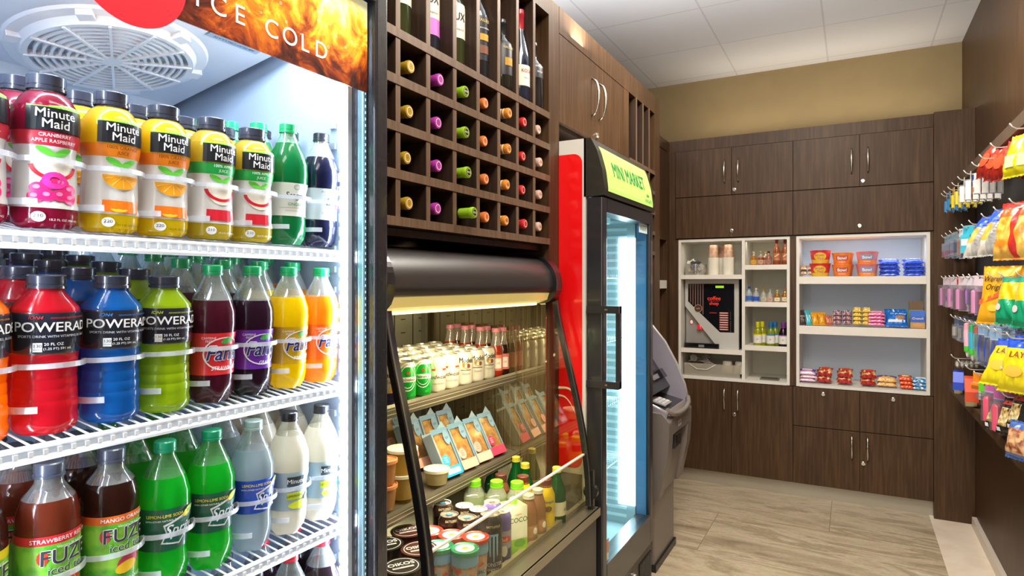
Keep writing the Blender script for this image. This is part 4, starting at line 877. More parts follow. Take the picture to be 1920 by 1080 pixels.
# coffee drinks, chocolate milk, green bottles
FR = [(.024, 0), (.028, .004), (.028, .05), (.025, .070), (.027, .090), (.022, .115), (.0165, .135), (.016, .142)]
fr_ = bottle('coffee_drink_bottle', 'bottle', FR, liq('c49468', .05), .135, [(.028, .062, pl('b08458', .4))], lambda m, f: m.ell(f, 0, .047, .010, .010, pl('ece4d4', .4), .001, 14), (.140, .152, .0175, pl('d8cfc0', .3, .2), 0), clear('f0e8dc', .1))
for x, y, la in ((-.876, 1.716, 'tan iced coffee bottle beside the carton'), (-.874, 1.775, 'tan iced coffee bottle beside the chocolate milk')): place('cf', fr_, la, (x, y, DZ), -.3, 'iced coffee bottles on the display deck')
NQ = [(.026, 0), (.030, .005), (.030, .045), (.027, .06), (.030, .08), (.030, .115), (.020, .140), (.018, .148)]
nq = bottle('milk_bottle', 'bottle', NQ, pl('e8c81c', .35, 0, .3), .14, [(.06, .115, pl('ead01c', .35, 0, .3))], lambda m, f: (m.text(f, 'Nesquik', 0, .098, .013, pl('1c3a8a', .4), .0012, bold=.02), m.ell(f, 0, .075, .014, .010, pl('8a5a2a', .4), .001, 14)), (.140, .165, .0195, pl('6a3428', .3, 0, .4), 1), pl('e8c81c', .35))
nk = bottle('milk_bottle', 'bottle', NQ, pl('7a4a34', .35, 0, .3), .14, [(.06, .115, pl('5a3428', .35, 0, .3))], lambda m, f: m.text(f, 'Chocolate', 0, .09, .010, TX_W, .0012), (.140, .165, .0195, pl('5a3028', .3, 0, .4), 1), pl('5a3428', .35))
place('nq', nq, 'yellow chocolate milk bottle with brown cap at the front', (-.878, 1.842, DZ), -.8, 'chocolate milk bottles on the display deck')
place('nq', None, 'yellow chocolate milk bottle behind the iced coffees', (-.957, 1.835, DZ), -.8, 'chocolate milk bottles on the display deck')
place('nk', nk, 'brown chocolate milk bottle in the back row', (-1.03, 1.815, DZ), -.8, 'chocolate milk bottles on the display deck')
GBT = [(.028, 0), (.031, .004), (.031, .10), (.024, .125), (.0145, .150), (.013, .175)]
gw = bottle('water_bottle', 'bottle', GBT, liq('1c7a34', .35), .15, [(.03, .075, pl('e4e0c0', .4))], lambda m, f: m.text(f, 'agua', 0, .052, .014, pl('2a6a3a', .4), .0012), (.168, .185, .0145, pl('d8d04a', .3, .2), 0), liq('1c8a3c', .5))
for x, y, la in ((-1.10, 1.885, 'green glass water bottle in the back row, left'), (-.985, 1.905, 'green glass water bottle in the second row'), (-.872, 1.915, 'green glass water bottle at the front right corner'), (-1.05, 1.96, 'green glass water bottle in the back right corner')): place('gw', gw, la, (x, y, DZ), 0, 'green glass bottles on the display deck')

# ------------------------------------------------------------ mini market cooler
mc = thing('glass_door_cooler', 'slim glass-door cooler with green mini market header and red side', 'cooler', (-1.15, 2.455, 0))
def KM(m, name, parent=mc, **k):
    o = m.build(name, parent, **k); o.matrix_parent_inverse = Matrix.Translation(-Vector((-1.15, 2.455, 0))) if parent is mc else Matrix(); return o
SW_ = pl('d8d6d0', .35, 0, .3); m = MB()
m.box(-1.48, -.855, 2.131, 2.165, .05, 1.925, SW_).box(-1.48, -.855, 2.745, 2.78, .05, 1.925, pl('2a2a2e', .35)).box(-1.48, -1.44, 2.165, 2.745, .05, 1.925, SW_).box(-1.44, -.855, 2.165, 2.745, 1.75, 1.925, SW_).box(-1.44, -.855, 2.165, 2.745, .05, .30, pl('2a2a2e', .35)); KM(m, 'cabinet')
REDP = pl('ee1015', .25, 0, .6); RS = MB()
def sidef(u, v, o): return (u, 2.131-o, v)      # side face, read from the camera side
pts = []; r = .035; xa, xb, za, zb = -1.45, -.868, .72, 1.872
for cx, cz, s0 in ((xb-r, zb-r, 0), (xa+r, zb-r, 1), (xa+r, za+r, 2), (xb-r, za+r, 3)):
    for i in range(7): t = (s0+i/6)*PI/2; pts.append((cx+r*math.cos(t), cz+r*math.sin(t)))
RS.poly(sidef, pts, REDP, .001)
W1 = [(-1.05+.011*i, 1.30-.0016*i*i*0-.045*math.sin(i*.34)-.014*i) for i in range(19)]
RS.tube([(x, 2.129, z-.16) for x, z in W1][3:17], [.001, .003, .005, .006, .006, .006, .005, .005, .004, .004, .003, .003, .002, .001], pl('f4efe8', .3), 6)
RS.tube([(x-.02, 2.129, z-.19) for x, z in W1][3:17], [.001, .002, .003, .003, .004, .004, .004, .004, .003, .003, .002, .002, .001, .001], pl('f4efe8', .3), 6)
KM(RS, 'red_side_graphic')
m = MB(); m.box(-1.45, -.868, 2.1295, 2.131, .08, .70, pl('6a6660', .4)); KM(m, 'lower_side_panel')
m = MB(); lw = pl('c2d2d4', .4); m.box(-1.44, -1.43, 2.165, 2.745, .30, 1.75, lw).box(-1.43, -.86, 2.165, 2.172, .30, 1.75, lw).box(-1.43, -.86, 2.738, 2.745, .30, 1.75, lw).box(-1.43, -.86, 2.172, 2.738, 1.742, 1.75, lw).box(-1.43, -.86, 2.172, 2.738, .30, .31, pl('b8c6cc', .4))
for z in [.34+.035*i for i in range(39)]: m.box(-1.10, -.90, 2.734, 2.738, z, z+.012, pl('f4fbff', .4))
m.box(-1.40, -.95, 2.25, 2.66, 1.66, 1.742, pl('c8dce2', .4)); KM(m, 'liner')
# header
hp = [(-.862, 1.925), (-.835, 1.925), (-.812, 1.88), (-.792, 1.81), (-.783, 1.74), (-.786, 1.715), (-.862, 1.712)]
HB = pl('26251f', .35, 0, .3); m = MB(); m.prism(hp, 2.131, 2.78, HB, 'y'); hdr = KM(m, 'header')
def headf(u, v, o):  # v is height along the bulging face
    P = [(-.835, 1.925), (-.812, 1.88), (-.792, 1.81), (-.783, 1.74), (-.786, 1.715)]
    for (x0, z0_), (x1, z1_) in zip(P, P[1:]):
        if z1_ <= v <= z0_: x = x0+(x1-x0)*((z0_-v)/(z0_-z1_)); return (x+o, 2.455+u, v)
    return (-.783+o, 2.455+u, v)
m = MB(); GRN = pl('aed46c', .35, em=.42); DGN = pl('0b7a44', .4, em=.15); m.rect(headf, -.285, .292, 1.733, 1.900, GRN, .0015, 1, 12)
m.text(lambda u, v, o: headf(u, 1.822+v*1.12, o), 'MINI MARKET', -.005, 0, .072, DGN, .0035, sx=.92, bold=.014)
m.text(headf, 'WINGATE', .225, 1.752, .022, DGN, .003); [m.poly(headf, [(.205+.018*i, 1.772), (.223+.018*i, 1.772), (.214+.018*i, 1.786)], DGN, .003) for i in range(2)]
KM(m, 'lit_sign', hdr)
# door
m = MB(); D2 = pl('26262a', .3, 0, .3); frame_y(m, -.853, -.790, 2.134, 2.778, .245, 1.708, .046, .05, D2)
m.box(-.853, -.790, 2.18, 2.732, .295, .37, D2)
dd = KM(m, 'door'); KM(MB().box(-.806, -.802, 2.178, 2.734, .36, 1.662, pane(.05, 'e2f3f6')), 'glass_pane', dd)
m = MB(); f = planef(-.8015, 0, 0); m.rect(f, 2.19, 2.225, .40, .45, pl('d8763a', .4), .001); m.rect(f, 2.192, 2.223, .372, .398, pl('e8e0b0', .4), .001); m.text(f, 'CAUTION', 2.2075, .44, .007, TX_W, .0016); KM(m, 'warning_sticker', dd)
m = MB(); m.rect(f, 2.60, 2.72, 1.615, 1.655, pl('dfeef0', .4), .0008); m.text(f, 'INSIDE', 2.66, 1.635, .03, pl('6a8a90', .4), .0014); KM(m, 'door_sticker', dd)
m = MB(); m.box(-.790, -.735, 2.225, 2.245, 1.285, 1.312, D2).box(-.790, -.735, 2.225, 2.245, .968, .995, D2).box(-.752, -.735, 2.225, 2.245, .968, 1.312, D2)
m = MB(); HY = 2.20
m.box(-.792, -.740, HY-.055, HY-.01, 1.290, 1.316, D2).box(-.792, -.740, HY-.055, HY-.01, .965, .991, D2).box(-.752, -.736, HY-.055+.0, HY+.0, 1.290, 1.316, D2)
m = MB(); m.tube([(-.792, 2.165, 1.303), (-.735, 2.17, 1.303), (-.735, 2.30, 1.303)], .001, D2)
m = MB()
for z in (1.303, .978): m.box(-.792, -.745, 2.155, 2.177, z-.013, z+.013, D2)
m.box(-.757, -.741, 2.155, 2.177, .965, 1.316, D2)
# arms reach out and across so the grip stands free of the frame
m = MB()
for z in (1.303, 1.034): m.box(-.850, -.728, 2.126, 2.134, z-.013, z+.013, D2).box(-.790, -.728, 2.134, 2.160, z-.013, z+.013, D2).box(-.78, -.77, 2.1245, 2.126, z-.003, z+.003, CHROME)
m.box(-.744, -.728, 2.140, 2.160, 1.021, 1.316, D2); KM(m, 'door_handle', dd)
m = MB(); m.box(-.860, -.800, 2.134, 2.778, .0, .235, pl('35322e', .4)).box(-.800, -.797, 2.60, 2.77, .03, .20, pl('15151a', .5))
for i in range(16): m.box(-.797, -.795, 2.60, 2.77, .035+.010*i, .039+.010*i, pl('4a4844', .4))
for i in range(9): m.box(-.795, -.7935, 2.605+.018*i, 2.608+.018*i, .03, .20, pl('4a4844', .4))
KM(m, 'grille'); lo_ = attach(LM, 'lock', mc, (.35, .06, .19))
for z in (1.42, 1.15, .88, .62):
    m = MB(); WR = pl('dfeef2', .3, 0, .4)
    for x in (-1.40, -1.15, -.91): m.tube([(x, 2.18, z), (x, 2.73, z)], .003, WR)
    for y in [2.19+.025*i for i in range(22)]: m.tube([(-1.41, y, z+.003), (-.90, y, z+.003)], .0016, WR, 5)
    for y in [2.19+.025*i for i in range(22)]: m.tube([(-.90, y, z), (-.90, y, z+.03)], .0014, WR, 4)
    KM(m, 'wire_shelf')
m = MB(); m.box(-.935, -.858, 2.726, 2.737, .40, 1.60, pl('f0faff', .4, em=5)); KM(m, 'led_strip')
m = MB(); m.box(-.852, -.807, 2.7265, 2.7315, .37, 1.66, pl('5c8fbe', .25, 0, .4)); KM(m, 'inner_gasket', dd)
area('mini_cooler_led_lamp', (-.90, 2.712, 1.0), (-.4, -1, 0), .05, 1.2, 5, (.82, .95, 1))
for i, z in enumerate((1.426, 1.156, .886, .626)):
    for j in range(3):
        k = ('zero', 'spr', 'lem')[(i+j) % 3]
        place(k, None, f"{('clear', 'green', 'cloudy')[(i+j) % 3]} bottle in the mini market cooler, {('top', 'second', 'third', 'bottom')[i]} shelf, {('left', 'middle', 'right')[j]}", (-1.06-.09*(i % 2), 2.24+.10*j, z-.0005), -.3, 'bottles in the mini market cooler')

# ------------------------------------------------------------ cash machine
at = thing('cash_machine', 'grey cash machine with curved side wings beside the mini market cooler', 'cash machine', (-1.0, 3.17, 0))
def KA(m, name, parent=at, **k):
    o = m.build(name, parent, **k); o.matrix_parent_inverse = Matrix.Translation(-Vector((-1.0, 3.17, 0))) if parent is at else Matrix(); return o
AG = pl('837a74', .35, .2); AL = pl('9c97a4', .32, .2); AD = pl('23232a', .3)
KA(MB().rbox(-1.25, -.845, 2.99, 3.37, .035, .66, AG, .01), 'base_cabinet'); KA(MB().box(-1.24, -.835, 2.985, 3.375, 0, .035, BLACK), 'plinth')
# lower fascia, bulging and tapering to its foot
sec = [(-.86, .35), (-.815, .36), (-.795, .45), (-.772, .56), (-.765, .66), (-.765, .735), (-.80, .775), (-1.22, .80), (-1.22, .35)]
m = MB(); m.prism(sec, 2.955, 3.035, AG, 'y'); m.prism(sec, 3.345, 3.425, AG, 'y'); m.prism([(-.87, .35), (-.83, .36), (-.815, .45), (-.80, .56), (-.80, .585), (-1.22, .585), (-1.22, .35)], 3.035, 3.345, AG, 'y'); m.prism([(-.765, .66), (-.765, .735), (-.80, .775), (-1.22, .80), (-1.22, .665)], 3.035, 3.345, AG, 'y')
KA(m, 'lower_fascia', bevel=.008)
m = MB(); m.box(-1.1, -.86, 3.035, 3.345, .585, .665, AD); m.box(-.86, -.78, 3.12, 3.26, .575, .655, pl('3c3c46', .3)).box(-.79, -.772, 3.15, 3.23, .60, .635, BLACKG); KA(m, 'cash_dispenser')
f = lambda u, v, o: (-.765+o, 3.19+u, v); m = MB(); m.rect(f, -.06, .005, .685, .715, pl('c8c6ce', .3), .0012); m.text(f, 'ATM', -.028, .70, .020, TX_K, .002, bold=.02); m.rect(f, .05, .12, .702, .708, pl('a8a6ac', .3, .5), .0012); KA(m, 'badge')
# console tray with lip, keypad
m = MB(); tray = [(-1.19, 1.0), (-1.02, .83), (-.80, .775), (-.80, .755), (-1.19, .755)]
m.prism(tray, 2.985, 3.395, AD, 'y'); KA(m, 'console_tray')
m = MB(); M = Matrix.Translation((-.86, 3.15, .800)) @ Matrix.Rotation(.245, 4, 'Y')
m.box(-.045, .045, -.06, .06, -.004, .003, pl('b8b6b4', .3, .4), M=M)
for i in range(4):
    for j in range(4): m.box(-.040+.020*i, -.024+.020*i, -.052+.027*j, -.030+.027*j, .003, .008, pl(('c83028' if (i, j) == (0, 3) else 'ddd9c8' if j == 3 else 'c4c4c8'), .3), M=M)
KA(m, 'keypad')
m = MB(); M = Matrix.Translation((-.965, 3.19, .985)) @ Matrix.Rotation(.98, 4, 'Y'); m.box(-.10, .17, -.20, .20, -.03, .0, AD, M=M); m.box(-.13, .06, -.13, .13, 0, .004, BLACKG, M=M); m.box(.085, .11, -.06, .06, 0, .02, CHROME, M=M); m.box(.07, .12, .09, .15, 0, .03, AD, M=M)
KA(m, 'screen_panel')
# wings: thin curved side walls sweeping from the top down to the tray lip
wing = [(-.785, .735), (-.775, .775), (-.795, .86), (-.84, .97), (-.90, 1.08), (-.975, 1.17), (-1.06, 1.235), (-1.16, 1.27), (-1.22, 1.27), (-1.22, .74)]
low = [(-.785, .735), (-.775, .775), (-.83, .80), (-.93, .84), (-1.04, .91), (-1.13, 1.02), (-1.18, 1.14), (-1.22, 1.20), (-1.22, .74)]
m = MB(); m.prism(wing, 3.385, 3.41, AL, 'y'); m.tube([(x, 3.3975, z) for x, z in wing[1:8]], .0065, pl('b9b4ae', .3, .5), 8); KA(m, 'side_wing')
m = MB(); m.prism(low, 2.97, 2.995, AL, 'y'); m.tube([(x, 2.9825, z) for x, z in low[1:8]], .0065, pl('b9b4ae', .3, .5), 8); KA(m, 'side_wing')
lip = [(x, y, .777) for x, y in [(-.775, 2.985)]]
m = MB(); m.tube([(-.778, 2.9825, .79), (-.766, 3.02, .768), (-.760, 3.10, .756), (-.758, 3.19, .753), (-.760, 3.28, .756), (-.766, 3.36, .768), (-.778, 3.3975, .79)], .013, AG, 8); KA(m, 'console_lip')
KA(MB().box(-1.24, -1.20, 2.97, 3.41, .36, 1.25, AG), 'rear_housing')
# ------------------------------------------------------------ back wall cabinets (front plane y = 4.51)
BY = 4.51
struct(MB().box(-1.164, .62, BY-.004, 4.96, 2.333, 2.412, WOOD).build('trim_7'))
struct(MB().box(-1.164, -1.116, BY-.002, 4.96, 0, 2.333, WOOD).build('trim_8'))
struct(MB().box(.421, .619, BY-.045, 4.96, 0, 2.412, WOOD).build('trim_9'))
struct(MB().box(-1.115, .421, BY+.012, BY+.03, 0, .088, pl('b0a796', .35, .35)).build('trim_10'))
HMY = HM; 
def door_y(parent, x0, x1, z0, z1, hx=None, hz=None, lock=None, nm='door'):
    m = MB(); m.box(x0+.0013, x1-.0013, BY-.018, BY, z0+.0013, z1-.0013, WOOD); d = m.build(nm, parent, bevel=.001)
    if hx is not None: attach(HM, 'handle', d, (hx, BY-.018, hz), -PI/2)
    if lock: attach(LM, 'lock', d, (lock[0], BY-.018, lock[1]), -PI/2)
    return d
for nm, la, x0, xm, x1 in (('a', 'upper cabinet with two doors and flip panel, above the coffee machine', -1.115, -.733, -.348), ('b', 'upper cabinet with two doors and flip panel, above the snack shelves', -.348, .035, .421)):
    t = thing('upper_cabinet', la, 'cabinet', ((x0+x1)/2, 4.7, 1.71), 0, None); ox, oy, oz = (x0+x1)/2, 4.7, 1.71
    def L(o): o.matrix_parent_inverse = Matrix.Translation((-ox, -oy, -oz)); return o
    L(MB().box(x0+.001, x1-.001, BY+.001, 4.95, 1.712, 2.332, WOODIN).build('carcass', t))
    L(door_y(t, x0, xm, 2.003, 2.330, xm-.045, 2.165)); L(door_y(t, xm, x1, 2.003, 2.330, xm+.045, 2.165, (xm+.018, 2.035)))
    L(door_y(t, x0, x1, 1.712, 2.001, None, None, (xm, 1.755), 'flip_panel'))
# open shelving
def cubby(name, la, x0, x1, z0, z1, shelves, back, split=None):
    t = thing(name, la, 'shelves', (0, 0, 0))
    m = MB(); w_ = .018
    m.box(x0, x0+w_, BY-.002, 4.88, z0, z1, WHITE).box(x1-w_, x1, BY-.002, 4.88, z0, z1, WHITE).box(x0+w_, x1-w_, BY-.002, 4.88, z1-w_, z1, WHITE).box(x0+w_, x1-w_, BY-.012, 4.88, z0, z0+w_, WHITE)
    if split: m.box(split[0], split[1], BY-.002, 4.88, z0+w_, z1-w_, WHITE)
    m.build('frame', t); MB().box(x0, x1, 4.88, 4.895, z0, z1, back).build('back_panel', t)
    for sx0, sx1, z, lip in shelves:
        m = MB(); m.box(sx0, sx1, BY+.004, 4.88, z-.018, z, WHITE)
        if lip: m.box(sx0, sx1, BY-.006, BY+.006, z-lip, z+.008, pl('eae3d8', .4))
        m.build('shelf', t)
    return t
cubby('open_shelf_unit', 'white open shelf unit holding the coffee machine and small liquor bottles', -1.098, -.368, .722, 1.706, [(-1.08, -.668, 1.447, .022), (-1.08, -.668, .930, .024), (-.648, -.386, 1.512, .024), (-.648, -.386, 1.262, .024), (-.648, -.386, .968, .026)], pl('d3cfbf', .5), (-.668, -.648))
cubby('open_shelf_unit', 'wide white open shelf unit stocked with noodle cups and snacks', -.329, .405, .722, 1.706, [(-.311, .387, 1.432, .040), (-.311, .387, 1.112, .046)], pl('d6e2f4', .5))
struct(MB().box(-.368, -.329, BY-.003, 4.90, .722, 1.71, WOOD).box(.405, .421, BY-.003, 4.90, .722, 1.71, WOOD).box(-1.115, -1.098, BY-.003, 4.90, .722, 1.71, WOOD).build('trim_11'))
area('shelf_fill', (.04, 4.56, 1.680), (0, .25, -1), .60, .03, 1.3, (.80, .90, 1)); area('shelf_fill', (-.72, 4.56, 1.680), (0, .25, -1), .60, .03, .45, (1, .93, .78))  # added fills to brighten the open shelves, which have no lamps
# lower cabinets
t = thing('lower_cabinet', 'lower cabinet with two tall doors, below the coffee machine', 'cabinet', (0, 0, 0))
MB().box(-1.114, -.349, BY+.001, 4.95, .09, .720, WOODIN).build('carcass', t); door_y(t, -1.115, -.733, .09, .718, -.778, .60); door_y(t, -.733, -.348, .09, .718, -.690, .60, (-.716, .50))
t = thing('lower_cabinet', 'lower cabinet with two drawers over two doors, below the snack shelves', 'cabinet', (0, 0, 0))
MB().box(-.347, .420, BY+.001, 4.95, .09, .720, WOODIN).build('carcass', t)
door_y(t, -.348, .035, .466, .718, None, None, (-.17, .685), 'drawer'); door_y(t, .035, .421, .466, .718, None, None, (.215, .685), 'drawer')
door_y(t, -.348, .035, .09, .464, -.008, .365); door_y(t, .035, .421, .09, .464, .078, .365, (.055, .270))
F_ = -PI/2      # things on the back wall face the room
# coffee machine
cm = thing('coffee_machine', 'silver and black coffee machine with red coffee shop lettering', 'coffee machine', (-.885, 4.60, .9305), F_)
SIL = pl('c8c5be', .35, .15); W2 = .185; HT = .492
m = MB(); m.box(-.26, -.02, -W2, W2, 0, HT, pl('3a3836', .4)); m.build('housing', cm, bevel=.004)
m = MB(); fr = [(-W2, HT), (-W2, .28), (-.005, .03), (-.005, .0), (W2, 0), (W2, HT)]
f = planef(.0, 0, 0)
def slab(mb, pts, x0, x1, mt): mb.prism(pts, x0, x1, mt, 'x')
slab(m, [(-W2, HT), (-W2, .30), (.052, .0), (W2, 0), (W2, HT)][::-1], -.02, .012, SIL); m.build('silver_front', cm, bevel=.003)
m = MB(); f = planef(.012, 0, 0); m.poly(f, [(-.163, HT-.03), (-.163, .335), (.058, .12), (.155, .12), (.155, HT-.03)], BLACKG, .001)
for i in range(6):
    u = -.150+.0175*i; zb = .335-(u+.163)*.973+.01; m.poly(f, [(u, zb), (u+.008, zb-.008), (u+.008, HT-.032), (u, HT-.032)], pl('8a6a62', .3, .4), .0016)
RL = pl('e0382c', .4, em=.6); m.text(f, 'coffee', .018, .358, .038, RL, .002); m.rect(f, -.02, .055, .338, .3395, RL, .002); m.text(f, 'shop', .018, .322, .034, RL, .002)
m.rect(f, .028, .085, .432, .448, pl('9ad81c', .4, em=.8), .002); m.text(f, 'COFFEEMAX', .012, .255, .009, RL, .002)
for i in range(8): m.rect(f, .055, .115, .135+.0165*i, .1455+.0165*i, pl('b8625a', .4, em=.1), .002); m.rect(f, .060, .110, .138+.0165*i, .142+.0165*i, pl('e8d4cc', .4), .0026)
for i, c in enumerate('CAFFE MAESTRO'): m.text(f, c, .130, .26-.011*i, .009, pl('8a8880', .4), .002)
m.ell(f, -.092, .285, .028, .028, pl('c8a080', .4), .0028, 24); m.ell(f, -.092, .285, .025, .025, pl('4a2c22', .4), .0034, 24); m.text(f, 'cafe', -.092, .285, .018, pl('d8b898', .4), .004); m.build('control_panel', cm)
m = MB(); m.prism([(-W2, .285), (.045, .0), (-W2, .0)][::-1], -.12, -.019, pl('aaa69e', .35, .4), 'x'); m.box(-.12, -.03, -W2+.01, -.06, .055, .15, pl('8d8b88', .25, .6)); m.ell(planef(-.018, 0, 0), -.145, .185, .016, .022, pl('b8584a', .4), .001, 18); m.ell(planef(-.018, 0, 0), -.145, .185, .010, .014, TX_W, .002, 18); m.build('brew_bay', cm)
m = MB(); m.lathe([(.008, .185), (.016, .165), (.021, .150), (.021, .135), (.016, .135)], pl('e01830', .25, 0, .6, .3), 18, loc=(-.006, -.082, 0)); m.build('red_spout', cm)
m = MB(); m.rbox(-.06, .035, -W2, .055, .0, .038, BLACKG, .006); m.rect(planef(.035, 0, 0), -.085, -.045, .010, .028, pl('8a8880', .3, .3), .001); m.build('drip_tray', cm)
# cups, bag, bin
def cupstack():
    t = thing('paper_cup_stack', '', 'cups'); m = MB(); n = 10
    for i in range(n): z = .013*i; m.lathe([(.036, z), (.0385, z+.013), (.0375, z+.013)], pl('ece5d6', .5), 24)
    m.build('stacked_rims', t); m = MB(); z = .013*n-.005; m.lathe([(.037, z), (.0345, z+.004), (.027, z+.092), (.0255, z+.094), (.001, z+.094)], speckle('printed_coffee_cup', 'a8846a', '8a6248', 30, .5, 0), 24); m.build('top_cup', t); return t
place('cup', cupstack, 'upside-down paper cup stack on coffee machine shelf, left one', (-.872, 4.60, 1.4475), F_, 'paper cups above the coffee machine')
place('cup', None, 'upside-down paper cup stack on coffee machine shelf, right one', (-.772, 4.60, 1.4475), F_, 'paper cups above the coffee machine')
place('cup', None, 'upside-down paper cup stack behind the front two', (-.825, 4.69, 1.4475), F_, 'paper cups above the coffee machine')
def bagm():
    t = thing('sachet_bag', '', 'bag'); rnd = random.Random(3); m = MB(); m.lathe([(.001, 0), (.068, .002), (.078, .03), (.072, .085)], clear('e8e4dc', .2, .15, .25), 22, mod=lambda a, z, r: 1+.06*math.sin(5*a+z*60)); m.build('clear_bag', t)
    m = MB()
    for i in range(46):
        a = rnd.uniform(0, 2*PI); r = rnd.uniform(0, .055); M = Matrix.Translation((r*math.cos(a), r*math.sin(a), rnd.uniform(.015, .112))) @ Matrix.Rotation(rnd.uniform(0, 3), 4, 'Z') @ Matrix.Rotation(rnd.uniform(-.6, .6), 4, 'X')
        m.box(-.004, .004, -.018, .018, -.010, .012, pl(rnd.choice(['2c2c34', '3a3c46', '24242a', '5a5a60']) if i > 14 else rnd.choice(['e8e4d4', 'd8c84a', 'c8c4b8']), .4), M=M)
    o = m.build('sachets', t); o['kind'] = 'stuff'; return t
place('sb', bagm, 'clear bag of dark sachets beside the paper cups', (-1.0, 4.615, 1.4475), F_)
t = thing('storage_bin', 'long clear plastic bin of cups and lids under the coffee machine', 'bin', (-.875, 4.66, .7405), F_)
m = MB(); CL2 = clear('ece6d8', .16, .12, .35)
for a in ((-.12, .12, -.19, -.187), (-.12, .12, .187, .19), (-.12, -.117, -.187, .187), (.117, .12, -.187, .187)): m.box(*a, 0, .088, CL2)
m.box(-.117, .117, -.187, .187, 0, .003, CL2); m.tube([(.121, -.16, .085), (.125, -.10, .048), (.125, -.03, .048), (.121, .03, .085)], .0025, pl('e8e2d4', .3), 6); m.build('tray', t)
def wcup():
    t = thing('foam_cup', '', 'cup'); MB().lathe([(.040, 0), (.0385, .004), (.032, .075), (.027, .082), (.001, .082)], pl('eee8da', .6), 22).build('cup', t); return t
for i, (x, y) in enumerate(((-.80, 4.61), (-.715, 4.61))): place('wc', wcup, ('white foam cup upside down in the bin, left one', 'white foam cup upside down in the bin, right one')[i], (x+.02, y, .744+.022), F_, 'foam cups in the clear bin')
def lidbag():
    t = thing('lid_bag', '', 'bag'); rnd = random.Random(5); m = MB()
    for i in range(30):
        M = Matrix.Translation((rnd.uniform(-.08, .08), rnd.uniform(-.085, .085), rnd.uniform(.02, .115))) @ Matrix.Rotation(rnd.uniform(0, 3), 4, 'Z') @ Matrix.Rotation(rnd.uniform(-1.2, 1.2), 4, 'X')
        m.lathe([(.024, 0), (.026, .004), (.001, .006)], clear('f0eee8', .22, .1, .45), 12, M=M)
    o = m.build('lids', t); o['kind'] = 'stuff'; return t
place('lbg', lidbag, 'heap of clear cup lids in the left of the bin', (-.965, 4.64, .746), F_)
# small liquor bottles
def mini(h, liquid, fill, lbl, capc, r=.021, marks=None, sq=False):
    P = [(r*.8, 0), (r, .004), (r, h*.55), (r*.75, h*.66), (r*.36, h*.80), (r*.34, h*.90)]
    return bottle('liquor_bottle', 'bottle', P, liq(liquid, .25), h*fill, [(h*.14, h*.42, pl(lbl, .45))], marks or (lambda m, f: m.text(f, 'GIN', 0, h*.28, r*.7, pl('6a3a2a', .4), .0012)), (h*.86, h, r*.42, pl(capc, .3, .3), 0), clear('f0eee4', .14, .04, .2), n=18)
def tx(s, c='5a3a20', k=.22, b=None):
    def q(m, f): m.text(f, s, 0, b or .03, .011, pl(c, .4), .0012, bold=.01)
    return q
def jw(m, f):
    m.poly(f, [(-.020, .055), (.020, .075), (.020, .085), (-.020, .065)], pl('d8c48a', .4), .002); m.text(f, 'WALKER', 0, .045, .009, pl('e8d8a8', .4), .002)
JW = [(.021, 0), (.0235, .004), (.0235, .095), (.018, .118), (.0095, .140), (.009, .155)]
jwb = bottle('liquor_bottle', 'bottle', JW, liq('c8703a', .2), .13, [(.035, .085, pl('b86a4a', .4))], jw, (.150, .178, .0105, pl('7a2420', .3, .2), 0), liq('c8804a', .3), n=20)
za, zb_, zc_ = 1.5125, 1.2625, .9685
yF = 4.555
for k, mk_, x, y, z, la in (
 ('m1', mini(.098, 'd8901c', .7, 'd8a838', 'c8c090', .019), -.598, yF, za, 'small amber bottle, left end of the top liquor shelf'),
 ('m2', mini(.100, 'c86a3a', .6, 'c8a088', 'b89040', .020), -.553, yF, za, 'small rose bottle beside the amber one, top liquor shelf'),
 ('m2', None, -.528, yF+.05, za, 'small rose bottle behind its neighbour, top liquor shelf'),
 ('m3', mini(.102, 'c88a68', .8, 'a8786a', '5a2a20', .020), -.503, yF, za, 'small bottle with dark cap beside the tall whiskies'),
 ('jw', jwb, -.452, yF, za, 'tall whisky bottle with slanted label, left of the pair'),
 ('jw', None, -.400, yF, za, 'tall whisky bottle with slanted label, right of the pair'),
 ('m4', mini(.112, 'd8e4ec', .8, '3a6ab8', '2a5ab0', .022), -.628, yF, zb_, 'small clear bottle with blue cap, middle liquor shelf'),
 ('m5', mini(.102, 'e8ecec', .8, '2a5ad0', 'd8dcdc', .020), -.583, yF, zb_, 'small clear bottle with blue label, middle liquor shelf'),
 ('m6', mini(.095, 'e4e4d8', .8, 'c8c4a8', 'b8942c', .020), -.535, yF, zb_, 'small clear bottle with gold cap, middle liquor shelf'),
 ('m7', mini(.092, 'e4e0d4', .8, 'd8b0a0', 'b0b0a8', .020), -.495, yF, zb_, 'small clear bottle with pink label, middle liquor shelf'),
 ('m8', mini(.090, 'd89a2c', .75, 'ece4c8', 'd8c878', .019), -.450, yF, zb_, 'small golden bottle with white label, middle liquor shelf'),
 ('m9', mini(.095, 'd8942c', .75, 'e8dcb8', 'c86a2c', .020), -.402, yF, zb_, 'small golden bottle with orange cap, middle liquor shelf')):
    place(k, mk_, la, (x, y, z), F_+.1, 'small liquor bottles')
BW = [(.024, 0), (.0275, .004), (.0275, .09), (.022, .108), (.0115, .130), (.011, .150)]
def bfw(liqc, lbl, capc): return bottle('wine_bottle', 'bottle', BW, liq(liqc, .2), .115, [(.022, .075, pl('e8e4da', .45)), (.075, .083, pl(lbl, .4))], lambda m, f: m.text(f, 'BF', 0, .048, .014, pl('6a6258', .4), .0012, shear=.3), (.128, .165, .0135, pl(capc, .3, .2), 0), liq(liqc, .4), n=20)
